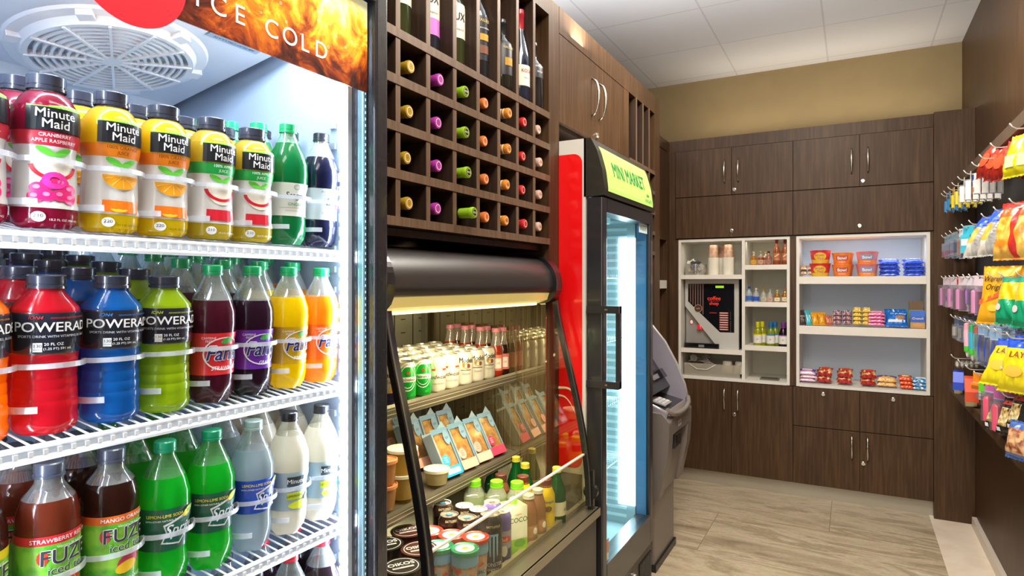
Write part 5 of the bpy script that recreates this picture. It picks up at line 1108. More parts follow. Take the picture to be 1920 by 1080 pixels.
for k, lc, lb_, cp_, x, nm in (('by', 'd0d028', 'e8d820', 'e0dc28', -.572, 'yellow'), ('bb', 'a8c038', '3a7ac8', '2878b8', -.490, 'blue'), ('bv', '3c1c30', '7a3a98', '7a3a90', -.412, 'purple')):
    mk_ = bfw(lc, lb_, cp_); place(k, mk_, f'small wine bottle with {nm} cap, front, lowest liquor shelf', (x, yF, zc_), F_, 'small capped wine bottles'); place(k, None, f'small wine bottle with {nm} cap, behind its twin, lowest liquor shelf', (x+.022, yF+.06, zc_), F_, 'small capped wine bottles')
t = thing('card_reader_pad', 'flat dark tray on the bottom of the liquor shelves', 'tray', (-.50, 4.60, .7405), F_); MB().rbox(-.05, .05, -.06, .06, 0, .008, pl('6a6458', .4), .006).build('base', t); MB().rbox(-.04, .04, -.05, .05, .008, .0095, pl('4a463e', .5), .006).build('mat', t)

# noodle cups, snack packs
ZA, ZB, ZC = 1.4405, 1.1205, .7405
def ncup(h1, h2, w1, w2, r=.062, H_=.085):
    def mk():
        t = thing('noodle_cup', '', 'cup'); m = MB(); P = [(r*.80, 0), (r*.82, .006), (r, H_-.006)]
        zs = [0, .006, H_*.28, H_*.80, H_-.006]; m.lathe([(.001, 0)]+[(interp(P, z), z, pl(h2 if .006 <= z < H_*.8 and False else (h1 if z >= H_*.28 else h2), .4, 0, .2)) for z in zs], pl(h1), 30)
        f = lambda u, v, o: ((interp(P, v)+o)*math.cos(u/r), (interp(P, v)+o)*math.sin(u/r), v)
        if w1 != 'Bowl': m.ell(f, 0, H_*.52, .042, .026, pl('e8c02c', .4), .0008, 20); m.text(f, w1, -.003, H_*.64, .021, pl('f4ead8', .4), .0022, bold=.03, shear=.1); m.text(f, w1, -.003, H_*.64, .021, pl('c8202c', .4), .003, shear=.1); m.text(f, w2, .003, H_*.38, .021, pl('f4ead8', .4), .0022, bold=.03); m.text(f, w2, .003, H_*.38, .021, pl('c8202c', .4), .003)
        else: m.rect(f, -.040, .040, H_*.35, H_*.75, pl(w2, .4), .001, 8); m.text(f, w1, 0, H_*.52, .026, TX_W, .0022, bold=.04, sx=1.1); m.text(f, 'NOODLES', 0, H_*.20, .010, TX_W, .002)
        m.build('cup', t); l = MB(); l.lathe([(r*1.02, H_-.008), (r*1.04, H_-.004), (r*1.04, H_), (.001, H_)], pl(h1, .3, 0, .3), 30); l.ell(topf(0, 0, H_), 0, 0, r*.8, r*.8, pl('e8a04c' if w1 == 'Bowl' else 'd8b038', .4), .0006, 20); l.build('lid', t); return t
    return mk
n1 = ncup('d8323a', 'e0b83c', 'Souper', 'Meal'); n2 = ncup('f08838', 'f0802c', 'Bowl', 'c85a4a', .058, .076); n3 = ncup('d87878', 'f09030', 'Bowl', '8a9ac0', .060, .078)
place('n1', n1, 'red and yellow noodle cup under another one', (-.192, 4.585, ZA), F_, 'noodle cups'); place('n1', None, 'red and yellow noodle cup stacked on top of another', (-.190, 4.585, ZA+.0855), F_, 'noodle cups')
for k, mk_, x, nm in (('n2', n2, -.064, 'orange'), ('n3', n3, .075, 'pink and orange')):
    hh = .0765 if k == 'n2' else .0785
    place(k, mk_, f'{nm} noodle bowl, front lower one', (x, 4.585, ZA), F_, 'noodle bowls'); place(k, None, f'{nm} noodle bowl, front upper one', (x, 4.585, ZA+hh), F_, 'noodle bowls'); place(k, None, f'{nm} noodle bowl, back lower one', (x+.008, 4.71, ZA), F_, 'noodle bowls'); place(k, None, f'{nm} noodle bowl, back upper one', (x+.008, 4.71, ZA+hh), F_, 'noodle bowls')
def pillow(name, cat, W, Hh, T, mats, marks=None, seal=.008, cr=.0, nu=20, nv=18, seed=1, zig=True):
    """soft sealed pack: lies in the YZ plane, bottom edge at z=0, front towards +X"""
    def mk():
        t = thing(name, '', cat); rnd = random.Random(seed); m = MB()
        def th(a, b): return T/2*(max(0, 1-abs(2*a-1)**3.2)**.6)*(max(0, 1-abs(2*b-1)**2.6)**.7)
        ph = [(rnd.uniform(0, 6), rnd.uniform(5, 14), rnd.uniform(4, 16)) for _ in range(6)]; ns = [[cr*(sum(math.sin(p+a_*i/nu*2+b_*j/nv*(1 if p > 3 else -1)) for p, a_, b_ in ph)/3+.5*abs(math.sin(17*i/nu+5*math.sin(6*j/nv+seed)))*(abs(2*j/nv-1)**2)) for i in range(nu+1)] for j in range(nv+1)]
        def P(i, j, s): a, b = i/nu, j/nv; edge = (i in (0, nu) or j in (0, nv)); q = th(a, b); k_ = 1-.10*math.sin(PI*b)*(T/W > .25); return (s*(q+(0 if edge else ns[j][i]*(.4+q/T))), (-W/2+W*a)*k_, seal+(Hh-2*seal)*b)
        for s in (1, -1):
            b0 = len(m.v)
            for j in range(nv+1):
                for i in range(nu+1): m.v.append(P(i, j, s))
            for j in range(nv):
                for i in range(nu):
                    k = b0+j*(nu+1)+i; q = (k, k+1, k+nu+2, k+nu+1); mt = mats(i/nu, j/nv) if callable(mats) else mats; m.face(q if s > 0 else q[::-1], mt, True)
        sm = mats(0, .98) if callable(mats) else mats; n = 16
        for z0_, z1_ in ((0, seal), (Hh-seal, Hh)):
            b0 = len(m.v)
            for i in range(n+1):
                zz = (.0025*(i % 2) if zig else 0); y = -W/2+W*i/n; w = .002*math.sin(i*1.9+seed)
                m.v += [(w if z0_ == 0 else 0, y, z0_+(zz if z0_ == 0 else 0)), (w if z0_ else 0, y, z1_-(zz if z0_ else 0))]
            for i in range(n): k = b0+2*i; m.face((k, k+2, k+3, k+1), mats(.5, .02 if z0_ == 0 else .98) if callable(mats) else mats, False)
        body = m.build('pack', t)
        if marks:
            d = MB(); f = lambda u, v, o: (th(min(1, max(0, (u+W/2)/W)), min(1, max(0, (v-seal)/(Hh-2*seal))))+o+cr*.5, u, v); marks(d, f); d.build('print', t)
        return t
    return mk
FOIL = lambda h: pl(h, .25, .15, .3)
# lay packs flat in stacks: tilt about y so the front faces up
def flat(key, mk_, la, x, y, z, group, rz=F_, lean=-1.25): return place(key, mk_, la, (x, y, z), rz, group, (0, 0)) if lean is None else place(key, mk_, la, (x, y, z), rz, group, (0, lean))
blue = pillow('cookie_pack', 'snack', .115, .085, .030, FOIL('2446c0'), lambda m, f: (m.text(f, 'OREO', 0, .045, .028, TX_W, .001, bold=.03), m.rect(f, -.04, .04, .018, .026, pl('7a9ae8', .4), .001, 4)), cr=.002, seed=3)
for i in range(2):
    for j in range(4): place('bl', blue, f'blue cookie pack, {("left", "right")[i]} stack, {("bottom", "second", "third", "top")[j]} one', (.198+.128*i+.004*(j % 2), 4.56+.003*j, ZA+.004+.0245*j), F_+.05*(j-1), 'blue cookie packs on the top snack shelf', (0, -1.25))
tanp = pillow('cracker_pack', 'snack', .040, .07, .030, FOIL('b89a78'), lambda m, f: m.rect(f, -.016, .016, .02, .045, pl('8a5a48', .4), .001), cr=.002)
for i in range(2):
    for j in range(2): place('tp', tanp, f'small tan cracker pack, {("left", "right")[i]} column, {("lower", "upper")[j]} one', (-.288+.041*i, 4.56, ZA+.016+.030*j), F_, 'tan cracker packs on the top snack shelf', (0, -1.2))
# middle shelf
def lean(k, mk_, la, x, z=ZB, y=4.57, a=-.45, rz=0, g='snack packs on the middle snack shelf'): return place(k, mk_, la, (x, y, z), F_+rz, g, (0, a))
barB = pillow('snack_bar', 'snack', .034, .11, .020, lambda a, b: FOIL('4a3630'), lambda m, f: m.text(f, 'KIND', 0, .06, .012, TX_W, .001), cr=.001)
barC = pillow('snack_bar', 'snack', .034, .11, .020, lambda a, b: FOIL('52b8c4'), lambda m, f: m.rect(f, -.012, .012, .04, .07, pl('d8ecec', .4), .001), cr=.001)
barY = pillow('snack_bar', 'snack', .040, .095, .024, lambda a, b: FOIL('e8a41c'), lambda m, f: m.rect(f, -.014, .014, .03, .06, pl('d85a28', .4), .001), cr=.001)
barR = pillow('snack_bar', 'snack', .034, .075, .022, lambda a, b: FOIL('c8705a'), lambda m, f: m.rect(f, -.012, .012, .02, .05, pl('e8c8a8', .4), .001), cr=.001)
for k, mk_, nm, x in (('bB', barB, 'dark brown', -.292), ('bC', barC, 'turquoise', -.255), ('bY', barY, 'yellow', -.215), ('bY', None, 'orange-yellow', -.175), ('bR', barR, 'terracotta', -.138)):
    for j in range(2): lean(k, mk_, f'{nm} snack bar, {("front", "back")[j]} one, {("left" if x < -.2 or nm == "terracotta" else "right")} group', x+.01*j, y=4.565+.035*j, a=-.5, rz=.35)
bunp = pillow('filled_roll_pack', 'snack', .055, .06, .034, lambda a, b: FOIL('6a5a78') if (int(a*6)+int(b*5)) % 3 else FOIL('c88a78'), lambda m, f: m.rect(f, -.018, .018, .018, .036, pl('e8d8d0', .4), .001), cr=.003, seed=5)
for i in range(2):
    for j in range(3): lean('bp', bunp, f'purple and pink biscuit pack, {("left", "right")[i]} stack, {("bottom", "middle", "top")[j]}', -.090+.056*i, ZB+.014+.028*j, 4.575, -1.15)
yel = pillow('snack_cake_pack', 'snack', .052, .06, .032, FOIL('e0bc4c'), lambda m, f: m.rect(f, -.016, .016, .02, .036, pl('f4ecc8', .4), .001), cr=.003, seed=6)
for i in range(2):
    for j in range(4): lean('yl', yel, f'yellow snack cake pack, {("left", "right")[i]} stack, {("bottom", "second", "third", "top")[j]}', .022+.053*i, ZB+.014+.026*j, 4.575, -1.15)
pnk = pillow('wafer_pack', 'snack', .098, .06, .026, FOIL('e87aa8'), lambda m, f: m.rect(f, -.03, .03, .02, .038, pl('f4b8cc', .4), .001, 4), cr=.002, seed=7)
for j in range(4): lean('pk', pnk, f'pink wafer pack, {("bottom", "second", "third", "top")[j]} of the stack', .128, ZB+.010+.021*j, 4.57, -1.2)
bcp = pillow('cookie_bag', 'snack', .125, .115, .040, lambda a, b: FOIL('1470d0'), lambda m, f: (m.text(f, 'Chips Ahoy!', .01, .085, .017, TX_W, .001, bold=.02), m.ell(f, .02, .058, .026, .014, pl('b07a44', .4), .001, 16), m.rect(f, -.045, .045, .026, .042, pl('dfe8f4', .4), .001, 6)), cr=.002, seed=8)
for j in range(3): lean('bc', bcp, f'blue chocolate chip cookie bag, {("front", "middle", "back")[j]} one of three', .237, ZB+.004, 4.575+.045*j, -.55+.08*j)
def boxm(name, W, D, Hh, cols_, word, wc_):
    def mk():
        t = thing(name, '', 'box'); m = MB(); m.box(-D, 0, -W/2, W/2, 0, Hh, pl(cols_[0], .4)); f = planef(0, 0, 0)
        n = len(cols_)-1
        for i in range(n): m.rect(f, -W/2, W/2, Hh*i/n, Hh*(i+1)/n, pl(cols_[i+1], .4), .0006)
        m.text(f, word, 0, Hh*.55, W*.26, pl(wc_, .4), .0014, bold=.02, shear=.2); m.ell(f, 0, Hh*.2, W*.35, Hh*.10, pl('c89a5a', .4), .0012, 16); m.build('box', t, bevel=.0015); return t
    return mk
lean('bx1', boxm('cereal_box', .075, .03, .11, ['2a58b8', 'b88a4a', '2a58b8', '3468c8'], 'Crunch', 'f4e8d8'), 'small blue cereal box, front, right end of middle snack shelf', .345, y=4.545, a=-.12)
lean('bx2', boxm('cereal_box', .072, .03, .165, ['5a3a28', '3a6a3a', '8ab83a', '6a4a2a'], 'Krisp', 'f4e848'), 'taller brown and green cereal box behind the blue one', .342, y=4.60, a=-.10)
# bottom: pastries and packs
def bot(k, mk_, la, x, z=ZC, y=4.60, a=-1.2, rz=0): return place(k, mk_, la, (x, y, z), F_+rz, 'packs on the bottom snack shelf', (0, a))
pur = pillow('snack_cake_pack', 'snack', .105, .075, .030, lambda a, b: FOIL('7a3aa8') if b > .3 else FOIL('d8b8c8'), lambda m, f: m.rect(f, -.03, .03, .03, .05, pl('e8c8dc', .4), .001, 4), cr=.003, seed=9)
for j in range(3): bot('pu', pur, f'purple wrapped pastry, {("bottom", "middle", "top")[j]} of the left stack', -.268+.01*(j % 2), ZC+.012+.022*j, 4.55)
dan = pillow('pastry_pack', 'pastry', .085, .085, .050, lambda a, b: speckle('baked_pastry', 'a8481c', 'f0c070', 45, .35, .6) if .15 < b < .72 else FOIL('b02a28'), lambda m, f: (m.ell(f, 0, .045, .022, .012, pl('c8382c', .3, 0, .5), .002, 14), m.text(f, 'Danish', 0, .072, .011, TX_W, .001)), cr=.004, seed=10)
for i, x in enumerate((-.170, -.050, .085)):
    for j in range(2 if i < 2 else 2): bot('da', dan, f'wrapped danish pastry, {("left", "middle", "right")[i]} of three piles, {("bottom", "top")[j]}', x+.006*j, ZC+.014+.040*j, 4.555, -1.0, .1*(i-1))
    bot('da', None, f'wrapped danish pastry behind the {("left", "middle", "right")[i]} pile', x-.005, ZC+.014, 4.67, -.8)
bnp = pillow('bun_pack', 'pastry', .11, .075, .036, lambda a, b: speckle('golden_bun', 'd89a4c', 'f0c87c', 50, .35, .5) if b < .5 else FOIL('6a4090'), lambda m, f: m.rect(f, -.03, .03, .045, .06, pl('d8c8e0', .4), .001, 4), cr=.003, seed=11)
for j in range(2): bot('bn', bnp, f'golden bun pack with purple print, {("bottom", "top")[j]} one', .185, ZC+.014+.027*j, 4.56)
orp = pillow('cracker_pack', 'snack', .075, .065, .030, lambda a, b: FOIL('e05a28') if b < .6 else FOIL('8a5a38'), lambda m, f: m.ell(f, 0, .03, .02, .008, pl('f0d8a0', .4), .001, 12), cr=.003, seed=12)
for j in range(3): bot('op', orp, f'orange and brown cracker pack, {("bottom", "middle", "top")[j]} of the stack', .290-.004*j, ZC+.010+.024*j, 4.545)
tls = pillow('candy_pack', 'snack', .085, .06, .026, lambda a, b: FOIL('2a80b8') if (a+b) % .5 > .15 else FOIL('c8dce8'), lambda m, f: m.rect(f, -.026, .026, .022, .040, pl('d8e8f0', .4), .001, 4), cr=.003, seed=13)
for i in range(1):
    for j in range(3): bot('tl', tls, f'pale and teal candy pack, {("bottom", "middle", "top")[j]} of the right end stack', .362-.006*(j % 2), ZC+.010+.021*j, 4.545)
for j in range(2): bot('tl', None, f'pale and teal candy pack behind the right end stack, {("bottom", "top")[j]}', .350, ZC+.010+.021*j, 4.66)
# corner cabinet goods
place('nc', pillow('snack_bag', 'snack', .10, .12, .05, lambda a, b: FOIL('2a9a5a') if b > .55 else FOIL('d8904a'), None, cr=.003), 'green and orange snack bag on the upper corner shelf', (-1.25, 4.22, 1.418), 0, 'snack bags in the corner cabinet', (0, -.1))
place('nc', None, 'green and orange snack bag on the upper corner shelf, far end', (-1.25, 4.36, 1.418), 0, 'snack bags in the corner cabinet', (0, -.1))
place('da', None, 'wrapped pastry on the lower corner shelf', (-1.23, 4.36, .965), 0, None, (0, -.8))
# ------------------------------------------------------------ hook display on the right wall
dp = thing('hook_display', 'dark wood wall display with metal hooks of snacks and sundries', 'display rack', (.56, 3.2, 1.38))
def KD(m, name, parent=dp, **k): o = m.build(name, parent, **k); o.matrix_parent_inverse = Matrix.Translation(-Vector((.56, 3.2, 1.38))); return o
FB = wood('4a3c30', '5a4a3c', '6a5a4a', 'display_frame_laminate')
KD(MB().box(.596, .618, 1.9, 4.30, .83, 1.93, pl('1e1917', .6)), 'back_panel')
m = MB(); m.box(.50, .618, 1.9, 4.345, 1.930, 1.978, FB); KD(m, 'top_rail'); KD(MB().box(.50, .618, 4.30, 4.345, .835, 1.930, WOOD), 'end_panel'); KD(MB().box(.478, .618, 1.9, 4.345, .790, .834, WOOD), 'bottom_ledge')
def hookmesh():
    m = MB(); pts = [(0, 0, 0), (-.125, 0, -.004), (-.140, 0, -.003), (-.150, 0, .004), (-.158, 0, .016)]; HC = pl('dedad2', .3, .6); m.tube(pts, .0023, HC, 6); m.box(-.004, 0, -.008, .008, -.014, .014, CHROME); return m.mesh('hook')
HK = hookmesh()
def hook(y, z):
    o = attach(HK, 'hook', dp, (0, 0, 0)); o.matrix_parent_inverse = Matrix.Translation(-Vector((.56, 3.2, 1.38))); o.location = (.596, y, z); return o
R_ = PI     # products face the aisle
def card(name, cat, W, Hh, D, top, body, marks=None, dome=None, pad='e8e4e0'):
    """hang card with an optional clear blister; hangs below its hole at the origin"""
    def mk():
        t = thing(name, '', cat); m = MB(); m.box(-.0012, 0, -W/2, W/2, -Hh, .012, pl(pad, .5)); f = planef(0, 0, 0); m.rect(f, -W/2, W/2, -.028, .011, pl(top, .4), .0006); g = lambda u, v, o: (-.0012-o, -u, v); m.rect(g, -W/2, W/2, -Hh, .011, pl(top, .4), .0006)
        m.ell(f, 0, .002, .005, .0035, pl('2a2622', .6), .001, 10)
        if marks: marks(m, f)
        m.build('card', t)
        if dome == 'box':
            b = MB(); b.box(.001, D, -W/2+.003, W/2-.003, -Hh+.004, -.03, pl(body, .4)); fb = planef(D, 0, 0)
            if marks: marks(b, fb)
            b.build('box', t, bevel=.001)
        elif dome:
            b = MB(); b.rbox(.001, D, -W/2+.004, W/2-.004, -Hh+.006, -.03, clear('f0f0f4', .2, .06, .10), .004, 2, 'x'); b.build('blister', t); b = MB()
            if dome == 'tube': b.lathe([(.001, -Hh+.008), (.008, -Hh+.01), (.0095, -Hh*.5), (.006, -.045), (.004, -.034), (.001, -.033)], pl(body, .35, 0, .3), 14, loc=(D*.55, 0, 0))
            elif dome == 'cyl': b.lathe([(.001, -Hh+.010), (W*.30, -Hh+.010), (W*.30, -.055), (W*.2, -.048), (.001, -.040)], pl(body, .35, 0, .3), 16, loc=(D*.5, 0, 0))
            else: b.rbox(.003, D*.7, -W*.28, W*.28, -Hh+.02, -.042, pl(body, .4), .004, 2, 'x')
            b.build('contents', t)
        return t
    return mk
def row(key, mk_, la, y, z, n, dx=.024, x0=.462, rz=0, g=None, sag=.0, jit=.08):
    """n copies one behind another on the hook at (y, z)"""
    for j in range(n):
        w = ('front', 'second', 'third', 'fourth', 'fifth')[j]
        place(key, mk_, f'{la}, {w} on hook', (x0+dx*j+.002, y, z-.004-sag), R_+rz+random.uniform(-jit, jit), g or 'goods hanging on the hook display')
def bene(m, f): m.text(f, 'Benadryl', 0, -.060, .010, pl('2a2a4a', .4), .0012, bold=.01) if False else m.rect(f, -.018, .018, -.065, -.055, pl('d8d4e8', .4), .001)
bx_blue = card('pill_packet', 'medicine', .050, .095, .010, '1c7ac0', '1c84c8', lambda m, f: (m.rect(f, -.015, -.006, -.085, -.04, pl('d8eaf4', .4), .001), m.rect(f, .006, .015, -.085, -.04, pl('d8eaf4', .4), .001)), 'box')
bx_yel = card('pill_packet', 'medicine', .050, .100, .012, 'd8a41c', 'e0c81c', lambda m, f: (m.text(f, 'ADVIL', 0, -.05, .014, pl('2a4aa8', .4), .0012), m.rect(f, -.02, .02, -.09, -.075, pl('2a2a24', .4), .001)), 'box')
bx_whi = card('toothpaste_box', 'toiletries', .038, .120, .020, 'e8e4e0', 'e4e2e0', lambda m, f: (m.rect(f, -.016, .016, -.055, -.035, pl('2c4ab0', .4), .001), m.rect(f, -.016, .016, -.105, -.088, pl('e08a58', .4), .001)), 'box')
bx_teeth = card('ointment_box', 'medicine', .034, .110, .018, 'dcdad6', 'e8e6e4', lambda m, f: m.text(f, 'Dramamine', 0, -.07, .010, TX_K, .0012), 'box')
Y1 = (4.36-.06, 4.19, 4.02, 3.86, 3.66, 3.47, 3.25, 3.07, 2.84, 2.52)
Y2 = (4.29, 4.12, 3.95, 3.73, 3.54, 3.33, 3.03, 2.785, 2.53)
Y3 = (4.30, 4.13, 3.97, 3.82, 3.675, 3.50, 3.335, 3.127, 2.90, 2.695, 2.443)
Y4 = (3.91, 3.75, 3.59, 3.45, 3.32, 3.17, 3.03, 2.90, 2.767, 2.57)
Y5 = (3.89, 3.65, 3.42, 3.20, 3.0, 2.785, 2.652)
ZH = {1: 1.893, 2: 1.655, 3: 1.422, 4: 1.222, 5: 1.018}
for k, ys in ((1, Y1), (2, Y2), (3, Y3), (4, Y4), (5, Y5)):
    for y in ys: hook(y, ZH[k])
hook(2.66, 1.10)
row('pb', bx_blue, 'blue pill packet at the far end of the top row', Y1[0], ZH[1], 4, .032); row('pb', None, 'blue pill packet on the second hook of the top row', Y1[1], ZH[1], 3, .036)
row('py', bx_yel, 'yellow pill packet on the third hook of the top row', Y1[2], ZH[1], 4, .032); row('py', None, 'yellow pill packet on the fourth hook of the top row', Y1[3], ZH[1], 4, .032)
row('po', bx_teeth, 'white ointment box on the fifth hook of the top row', Y1[4], ZH[1], 5, .026); row('pw', bx_whi, 'white toothpaste box on the sixth hook of the top row', Y1[5], ZH[1], 5, .026)
row('pw', None, 'white toothpaste box on the seventh hook of the top row', Y1[6], ZH[1], 4, .026)
def bagk(key, mk_, la, x, y, z, rz, lean_, g='snack bags on the hook display', roll=0): return place(key, mk_, la, (x, y, z), R_+rz, g, (roll, lean_))   # (x, y, z) is the bottom seal
redb_ = pillow('candy_bag', 'candy', .105, .150, .045, lambda a, b: FOIL('b8301c') if b > .25 else FOIL('8a2018'), lambda m, f: m.ell(f, .0, .07, .03, .03, pl('d84a28', .3), .001, 14), cr=.004, seed=21)
for i, (x, y, z, a) in enumerate(((.462, 3.15, 1.825, -.40), (.477, 3.07, 1.803, -.37), (.478, 2.93, 1.780, -.36), (.482, 2.79, 1.768, -.28), (.55, 2.80, 1.77, -.2))): bagk('rb_', redb_, f'red candy bag on the top row, {("first", "second", "third", "fourth", "fifth")[i]} from the far side', x, y, z, .35+.04*i, a)
yb_ = pillow('candy_bag', 'candy', .12, .150, .055, lambda a, b: FOIL('e8d81c'), lambda m, f: m.rect(f, -.04, .04, .03, .07, pl('f0e4a0', .4), .001, 6), cr=.004, seed=22)
for i, (x, y) in enumerate(((.470, 2.585), (.545, 2.57))): bagk('yb_', yb_, ('bright yellow candy bag at the top right, front', 'bright yellow candy bag at the top right, back')[i], x, y, 1.745, .55, -.25)
# second row
raz = card('razor_pack', 'toiletries', .055, .115, .016, '7a98a8', '2a6a9a', None, 'slab', '9ab0bc')
row('rz', raz, 'clear pack of blue razors, far end of second row', Y2[0], ZH[2], 3, .036, rz=.3); row('rz', None, 'clear pack of blue razors, second hook of second row', Y2[1], ZH[2], 3, .036, rz=.3); row('rz', None, 'clear pack of blue razors, third hook of second row', Y2[2], ZH[2], 2, .036, rz=.3)
cmb = card('comb_pack', 'toiletries', .040, .135, .014, 'd8d4e0', 'e8642c', lambda m, f: m.rect(f, -.016, .016, -.13, -.115, pl('2a5ac8', .4), .001), 'slab', 'dce2ee')
row('cb', cmb, 'orange comb on a white card, second row', Y2[3], ZH[2], 2, .030, rz=.4); aq = card('tissue_pack', 'toiletries', .060, .120, .016, '3ab0c8', '48b8d0', lambda m, f: m.rect(f, -.02, .02, -.08, -.05, pl('d8f0f0', .4), .001), 'box'); row('aq', aq, 'turquoise packet, second row', Y2[4], ZH[2], 3, .034, rz=.5)
def ched(a, b):
    if b > .62: return FOIL('2454c8')
    return FOIL('a8a4a0') if a > .42 else (FOIL('e8b048') if b > .25 else FOIL('d8d0c4'))
blb = pillow('pretzel_bag', 'snack', .115, .200, .055, ched, lambda m, f: [m.rect(f, .004, .044, .045+.012*i, .047+.012*i, pl('8e8a86', .4), .0022, 8) for i in range(9)], cr=.005, seed=23)
for i, (x, y, z, a) in enumerate(((.442, 3.25, 1.505, -.46), (.515, 3.24, 1.52, -.40), (.452, 2.97, 1.500, -.38), (.520, 2.96, 1.52, -.34))): bagk('bb_', blb, ('blue and silver pretzel bag, second row, left hook, front', 'blue and silver pretzel bag, second row, left hook, back', 'blue and silver pretzel bag, second row, right hook, front', 'blue and silver pretzel bag, second row, right hook, back')[i], x, y, z, .55, a)
orb = pillow('chip_bag', 'snack', .15, .205, .075, lambda a, b: FOIL('d8342c') if (.5 < a < .68 or b > .86) else (speckle('chips_print', 'e88a20', 'f0c05a', 30, .3, .4) if b < .7 else FOIL('e8602c')), lambda m, f: m.poly(f, [(-.05, .16), (.045, .18), (.045, .192), (-.05, .172)], TX_W, .0012), cr=.005, seed=24)
for i, (x, y) in enumerate(((.470, 2.66), (.530, 2.655))): bagk('ob_', orb, ('orange and red chip bag at the right edge, front', 'orange and red chip bag at the right edge, back')[i], x, y, 1.475, .62, -.20)
# third row
cot = card('cotton_pack', 'toiletries', .065, .155, .030, 'd8c4cc', 'd08ab4', lambda m, f: m.rect(f, -.026, .026, -.075, -.055, pl('b83a8c', .4), .001), 'cyl', 'ecdce4')
row('ct_', cot, 'pink toiletry pack, far end of third row', Y3[0], ZH[3], 3, .040, rz=.4); row('ct_', None, 'pink toiletry pack, third hook of third row', Y3[2], ZH[3], 3, .040, rz=.4); row('ct_', None, 'pink toiletry pack, fifth hook of third row', Y3[4], ZH[3], 3, .042, rz=.5)
nal = card('nail_file_pack', 'toiletries', .034, .120, .012, 'c8283c', 'f0b0c0', None, 'slab', 'f0d8e0'); row('nl', nal, 'pale pink file on a red-topped card, third row', Y3[3], ZH[3], 3, .036, rz=.4)
sc_ = card('sewing_kit', 'toiletries', .036, .125, .016, 'dcd0dc', 'a86ac0', lambda m, f: m.rect(f, -.014, .014, -.07, -.035, pl('3a3a5a', .4), .001), 'tube', 'f0e4ec')
row('sc', sc_, 'slim violet toiletry card, third row, left', Y3[5], ZH[3], 4, .034, rz=.5); row('sc', None, 'slim violet toiletry card, third row, right', Y3[6], ZH[3], 4, .034, rz=.5); row('ct_', None, 'pink toiletry pack beside the yellow bags', Y3[7]+.1, ZH[3], 2, .042, rz=.5)
wer = pillow('candy_bag', 'candy', .135, .225, .040, lambda a, b: FOIL('eaa81c'), lambda m, f: (m.text(f, "Werther's", .003, .170, .030, TX_K, .003, shear=.25, bold=.02, sx=.85), m.text(f, 'Original', .006, .138, .030, TX_K, .003, shear=.25, bold=.02, sx=.85), m.poly(f, [(-.055, .090), (.035, .128), (.056, .120), (.056, .095), (.02, .104), (-.055, .072)], pl('e0542c', .4), .003), m.ell(f, .0, .060, .020, .013, pl('f0c03a', .3, 0, .5), .002, 14), m.ell(f, .02, .080, .018, .012, pl('e0982c', .3, 0, .5), .0024, 14)), cr=.003, seed=25)
for i, (x, y, a) in enumerate(((.462, 2.92, -.20), (.535, 2.94, -.16))): bagk('we', wer, ('golden caramel candy bag with black script, front', 'golden caramel candy bag behind the one with black script')[i], x, y, 1.243, .80, a)
grn = pillow('candy_bag', 'candy', .115, .175, .050, lambda a, b: FOIL('18a070') if b < .48 else (FOIL('f0c81c') if b < .86 else FOIL('1c9a7a')), lambda m, f: m.ell(f, -.03, .06, .012, .012, pl('e8c8c8', .4), .0012, 12), cr=.004, seed=26)
for i, (x, y) in enumerate(((.472, 2.73), (.535, 2.72), (.485, 2.54))): bagk('gn', grn, ('green and yellow candy bag beside the caramel bag, front', 'green and yellow candy bag beside the caramel bag, back', 'green and yellow candy bag at the right edge')[i], x, y, 1.252, .60, -.20)
# fourth row
pen = card('correction_pack', 'stationery', .036, .110, .014, '4a5a7a', 'e4e2dc', None, 'slab', '8a9ab0'); row('pn', pen, 'white erasers on a dark card, far end of fourth row', Y4[0], ZH[4], 3, .038, rz=.4)
row('pn', None, 'white erasers on a dark card, second hook of fourth row', Y4[1], ZH[4], 2, .038, rz=.4)
def pens(h, tip, nm):
    def mk():
        t = thing('highlighter_pen', '', 'pen'); m = MB(); m.lathe([(.0128, -.138), (.0138, -.130), (.0138, -.112)], pl('4ac83a', .3, 0, .4), 16); m.lathe([(.001, -.165), (.006, -.160), (.009, -.135)], pl('e8e6e4', .4), 16); m.lathe([(.0125, -.135), (.0135, -.11), (.0135, -.05), (.012, -.035)], pl(h, .3, 0, .4), 16); m.build('barrel', t); c = MB(); c.lathe([(.0125, -.035), (.0105, -.008), (.004, -.003), (.001, -.003)], pl(tip, .3, 0, .4), 16); c.build('cap', t)
        b = MB(); b.box(-.016, -.0145, -.018, .018, -.17, .012, clear('f0f0f0', .2, .1, .2)); b.build('clear_card', t); return t
    return mk
for k, h, tp, y, nm in (('pp', 'e8b8c8', 'e8a0b4', Y4[2], 'pink'), ('pt', '38a8c8', '2aa86a', Y4[3], 'turquoise'), ('pg', '6ab0a0', 'a8584a', Y4[4], 'teal')):
    for j in range(2): place(k, pens(h, tp, nm), f'large {nm} highlighter pen, {("front", "back")[j]} one, fourth row', (.465+.045*j, y, ZH[4]-.006), R_+.4, 'large pens on the hook display', (.05, 0))
pnb = card('pen_pack', 'stationery', .052, .150, .018, '8aa8c8', '2a4ac0', None, 'tube', 'd8e0ee')
for q, y in enumerate(Y4[5:8]): row('pn2', pnb, f'blue pen in a clear pack, {("left", "middle", "right")[q]} of three hooks, fourth row', y, ZH[4], 3, .040, rz=.5)
lay = pillow('chip_bag', 'snack', .125, .185, .055, lambda a, b: FOIL('f0d81c') if b < .80 else FOIL('1c50d0'), lambda m, f: (m.text(f, 'LAYS', .008, .125, .030, pl('8a2c1c', .4), .0016, bold=.02), m.ell(f, 0, .070, .030, .020, pl('e8b03c', .4), .0012, 16)), cr=.004, seed=27)
